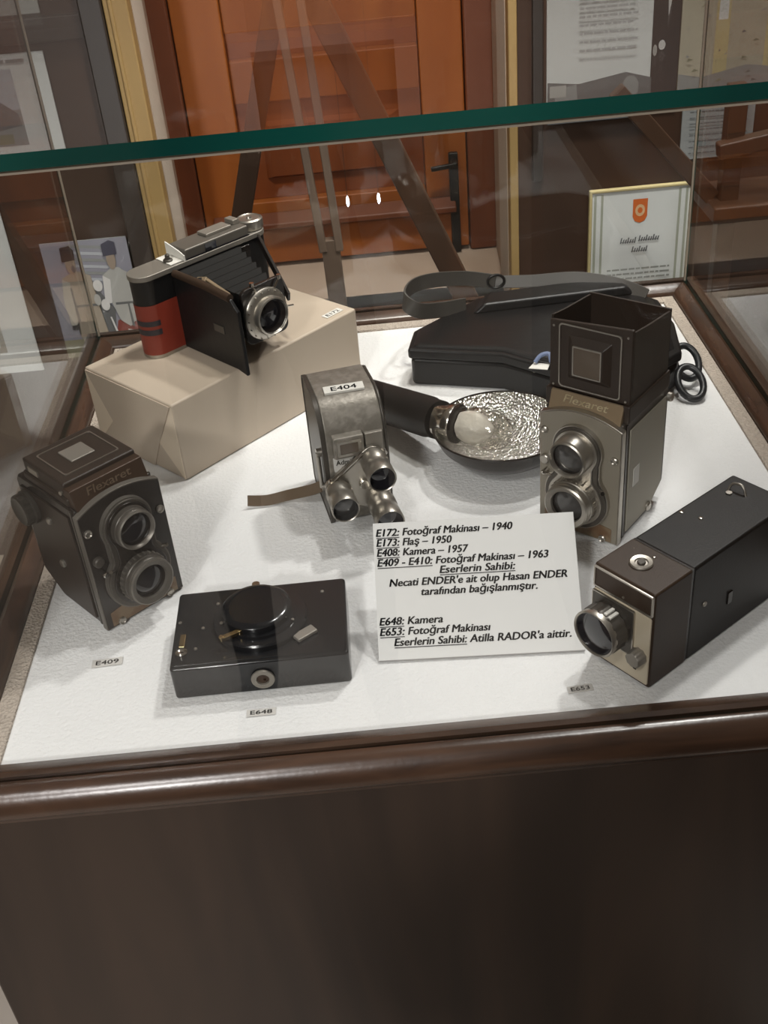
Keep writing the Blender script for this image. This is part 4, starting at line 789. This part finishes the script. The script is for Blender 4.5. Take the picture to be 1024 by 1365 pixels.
bm = B(); cyl(bm, (-0.0037, 0.0268, h+0.0003), (0, 0, 1), 0.0038, 0.0022, 20, ch=0.0006); obj('button_cap', bm, 'dark_grey', tb_)
for px, py, pr in ((-0.0017, 0.0415, 0.002), (-0.0285, 0.113, 0.0024), (-0.0097, 0.1173, 0.0024)):
    bm = B(); lathe(bm, [(0, 0), (pr, 0), (pr*0.8, 0.0012), (0, 0.0016)], Matrix.Translation((px, py, h-0.0006)), 14); obj('screw', bm, 'chrome', lm)
bm = B(); tube(bm, curve_pts([(-0.020, 0.172, h-0.001), (-0.018, 0.176, h+0.006), (-0.008, 0.177, h+0.007), (-0.002, 0.175, h-0.001)], 6), 0.0013, 8); cyl(bm, (-0.016, 0.168, h-0.001), (0, 0, 1), 0.003, 0.002, 14); obj('hook', bm, 'satin', lm)
bm = B(); lathe(bm, [(0, 0), (0.003, 0), (0.0025, 0.0012), (0, 0.0015)], along((w/2-0.0005, 0.073, 0.057), (1, 0, 0)), 16); obj('side_screw', bm, 'dull', lm)
bm = B(); box(bm, w/2-0.001, w/2+0.0012, 0.108, 0.1145, 0.036, 0.050); obj('side_catch', bm, 'black_enamel', lm, bevel=0.0006)

# ------------------------------------------------------------------ the white caption card, leaning on a strut
cd = thing('caption_card', 'white printed caption card with black Turkish text tilted towards the viewer', 'card', (0.03925, 0.0859, 0.0030), -3.47)
cw, chh, ct = 0.1951, 0.1339, math.radians(42)
mxc = Matrix.Rotation(ct, 4, 'X')                      # card plane: local x right, local y up the card
bm = B(); box(bm, -cw/2, cw/2, 0, chh, -0.0022, 0, mxc); obj('card_sheet', bm, 'card', cd, smooth=False)
bm = B(); box(bm, -cw/2, cw/2, -0.0010, 0.0002, -0.0026, -0.0002, mxc); box(bm, cw/2-0.0006, cw/2+0.0004, 0.004, chh, -0.0026, -0.0004, mxc); obj('card_edge', bm, 'card_edge', cd, smooth=False)
bm = B(); zt_ = math.sin(ct)*0.10
prism(bm, [(math.cos(ct)*0.10+0.0015, zt_-0.002), (math.cos(ct)*0.10+0.004, zt_-0.002), (0.112, 0.0), (0.109, 0.0)], -0.02, 0.02, 'x'); obj('back_strut', bm, 'card', cd, smooth=False)
fs = 0.0104
rows = [('E172:', ' Fotoğraf Makinası – 1940', 0.015, 0.695, 0.900), ('E173:', ' Flaş – 1950', 0.015, 0.390, 0.826), ('E408:', ' Kamera – 1957', 0.015, 0.470, 0.752), ('E409 - E410:', ' Fotoğraf Makinası – 1963', 0.015, 0.862, 0.678),
        ('Eserlerin Sahibi:', '', 0.322, 0.694, 0.606), ('', 'Necati ENDER\'e ait olup Hasan ENDER', 0.070, 0.945, 0.527), ('', 'tarafından bağışlanmıştır.', 0.225, 0.795, 0.453),
        ('E648:', ' Kamera', 0.012, 0.322, 0.250), ('E653:', ' Fotoğraf Makinası', 0.012, 0.552, 0.175), ('Eserlerin Sahibi:', ' Atilla RADOR\'a aittir.', 0.080, 0.940, 0.098)]
bm = B()
for a, b, u0, u1, v in rows:
    mx = mxc @ Matrix.Translation((-cw/2+u0*cw, v*chh, 0.0002))
    full = a + b; wfull = text_bm(bm, full, fs, mx, fit=(u1-u0)*cw, bold=0.038, shear=0.20, ext=0.0001)
    if a:
        t_ = B(); f1 = text_bm(t_, full, fs, I4, bold=0.016, shear=0.2); f2 = text_bm(t_, a, fs, I4, bold=0.016, shear=0.2); t_.free()
        ul = f2/f1*(u1-u0)*cw
        box(bm, 0, ul, -0.0022, -0.0014, 0, 0.0001, mx)
obj('printed_text', bm, 'ink', cd, smooth=False)

# ------------------------------------------------------------------ the visitor who holds the phone in front of the case
def visitor():
    pv = thing('person', 'person in dark jacket and trousers before the case, holding up a phone', 'person', (-0.20, -1.02, -ZC), 0)
    V = []; Rr = []; E = []
    def v(p, r, link=None):
        V.append(p); Rr.append(r)
        if link is not None: E.append((link, len(V)-1))
        return len(V)-1
    pel = v((0, 0, 0.93), (0.155, 0.11))
    wa = v((0, 0, 1.10), (0.145, 0.10), pel); ch = v((0, 0.0, 1.28), (0.165, 0.115), wa); ut = v((0, 0.005, 1.40), (0.135, 0.085), ch)
    nk = v((0.045, 0.02, 1.49), (0.055, 0.055), ut); h0 = v((0.090, 0.045, 1.56), (0.062, 0.072), nk); h1 = v((0.105, 0.05, 1.65), (0.078, 0.095), h0); v((0.108, 0.045, 1.72), (0.062, 0.075), h1)
    v((0.102, 0.145, 1.618), (0.014, 0.016), h1)
    for sx in (-1, 1):
        hp = v((0.10*sx, 0, 0.88), (0.092, 0.092), pel); kn = v((0.115*sx, 0.015, 0.49), (0.062, 0.062), hp); an = v((0.12*sx, -0.01, 0.09), (0.042, 0.045), kn); hl = v((0.12*sx, 0.01, 0.045), (0.042, 0.04), an); v((0.14*sx, 0.17, 0.035), (0.038, 0.026), hl)
        sh = v((0.19*sx, 0, 1.385), (0.062, 0.062), ut); el = v((0.20*sx+0.03, 0.12, 1.20) if sx > 0 else (-0.14, 0.13, 1.20), (0.048, 0.048), sh)
        cx = 0.18 + sx*0.082
        wr = v((cx + sx*0.030, 0.235, 1.46), (0.030, 0.030), el); pm = v((cx + sx*0.020, 0.262, 1.53), (0.030, 0.018), wr)
        for k, (dz, ln) in enumerate(((0.045, 0.030), (0.025, 0.035), (0.004, 0.034), (-0.016, 0.028))):
            f1 = v((cx + sx*0.022, 0.275, 1.545+dz*0.6), (0.010, 0.010), pm); f2 = v((cx + sx*0.008, 0.296, 1.552+dz), (0.009, 0.009), f1); v((cx - sx*ln*0.4, 0.302, 1.555+dz), (0.008, 0.008), f2)
        t1_ = v((cx + sx*0.006, 0.262, 1.555), (0.011, 0.011), pm); v((cx - sx*0.012, 0.272, 1.585), (0.009, 0.009), t1_)
    me = bpy.data.meshes.new('body'); me.from_pydata(V, E, [])
    o = bpy.data.objects.new('body', me); C.objects.link(o); o.parent = pv
    o.modifiers.new('skin', 'SKIN'); ss = o.modifiers.new('sub', 'SUBSURF'); ss.levels = 2; ss.render_levels = 2
    for i, d in enumerate(me.skin_vertices[0].data): d.radius = Rr[i]
    me.skin_vertices[0].data[0].use_root = True
    dg = bpy.context.evaluated_depsgraph_get(); dg.update()
    m2 = bpy.data.meshes.new_from_object(o.evaluated_get(dg)); o.modifiers.clear(); o.data = m2; bpy.data.meshes.remove(me); m2.name = 'body'
    for n in ('visitor_jacket', 'visitor_trousers', 'visitor_skin', 'iron'): m2.materials.append(M[n])
    for p in m2.polygons:
        c = p.center; p.use_smooth = True
        p.material_index = 3 if c.z < 0.085 else 1 if c.z < 0.93 else 2 if c.z > 1.475 and (abs(c.x-0.07) < 0.125 and c.y < 0.16 or c.y > 0.22) else 0
    bm = B(); lathe(bm, [(0.092, -0.03), (0.094, 0.02), (0.086, 0.065), (0.060, 0.100), (0.025, 0.115), (0, 0.117)], Matrix.Translation((0.106, 0.030, 1.665)), 24); obj('hair', bm, 'print_dark', pv)
    for sx in (-1, 1):
        bm = B(); lathe(bm, [(0, -0.006), (0.010, -0.004), (0.012, 0.0), (0.006, 0.006), (0, 0.007)], along((0.104+0.032*sx, 0.132, 1.640), (0, 1, 0)), 12); obj('eye', bm, 'print_white', pv)
visitor()
sw = thing('showcase', 'second dark wooden showcase standing behind the viewer at the right', 'showcase', (0.95, -1.15, -ZC), 0)  # unseen cabinet added to block light and keep reflections dark at right
bm = B(); box(bm, -0.62, 0.62, -0.50, 0.50, 0.0, 0.92); obj('cabinet_base', bm, 'wood_panel', sw, bevel=0.004)
bm = B(); box(bm, -0.65, 0.65, -0.53, 0.53, 0.921, 0.965); obj('rim_moulding', bm, 'wood_rim', sw, bevel=0.012, seg=3)
bm = B(); box(bm, -0.60, 0.60, -0.48, 0.48, 0.966, 0.972); obj('cloth_sheet', bm, 'board', sw)
rtv, upv, bkv = Vector(rt), Vector(up), Vector(bk)
ph = thing('phone', 'black phone held up by the person in front of the case', 'phone', (0, 0, 0), 0)
ph.matrix_world = co.matrix_world @ Matrix.Translation((0.030, -0.055, 0.006))
bm = B(); prism(bm, rrect(-0.038, 0.038, -0.08, 0.08, 0.010), 0.0, 0.008, 'z'); obj('phone_body', bm, 'iron', ph, bevel=0.0015)
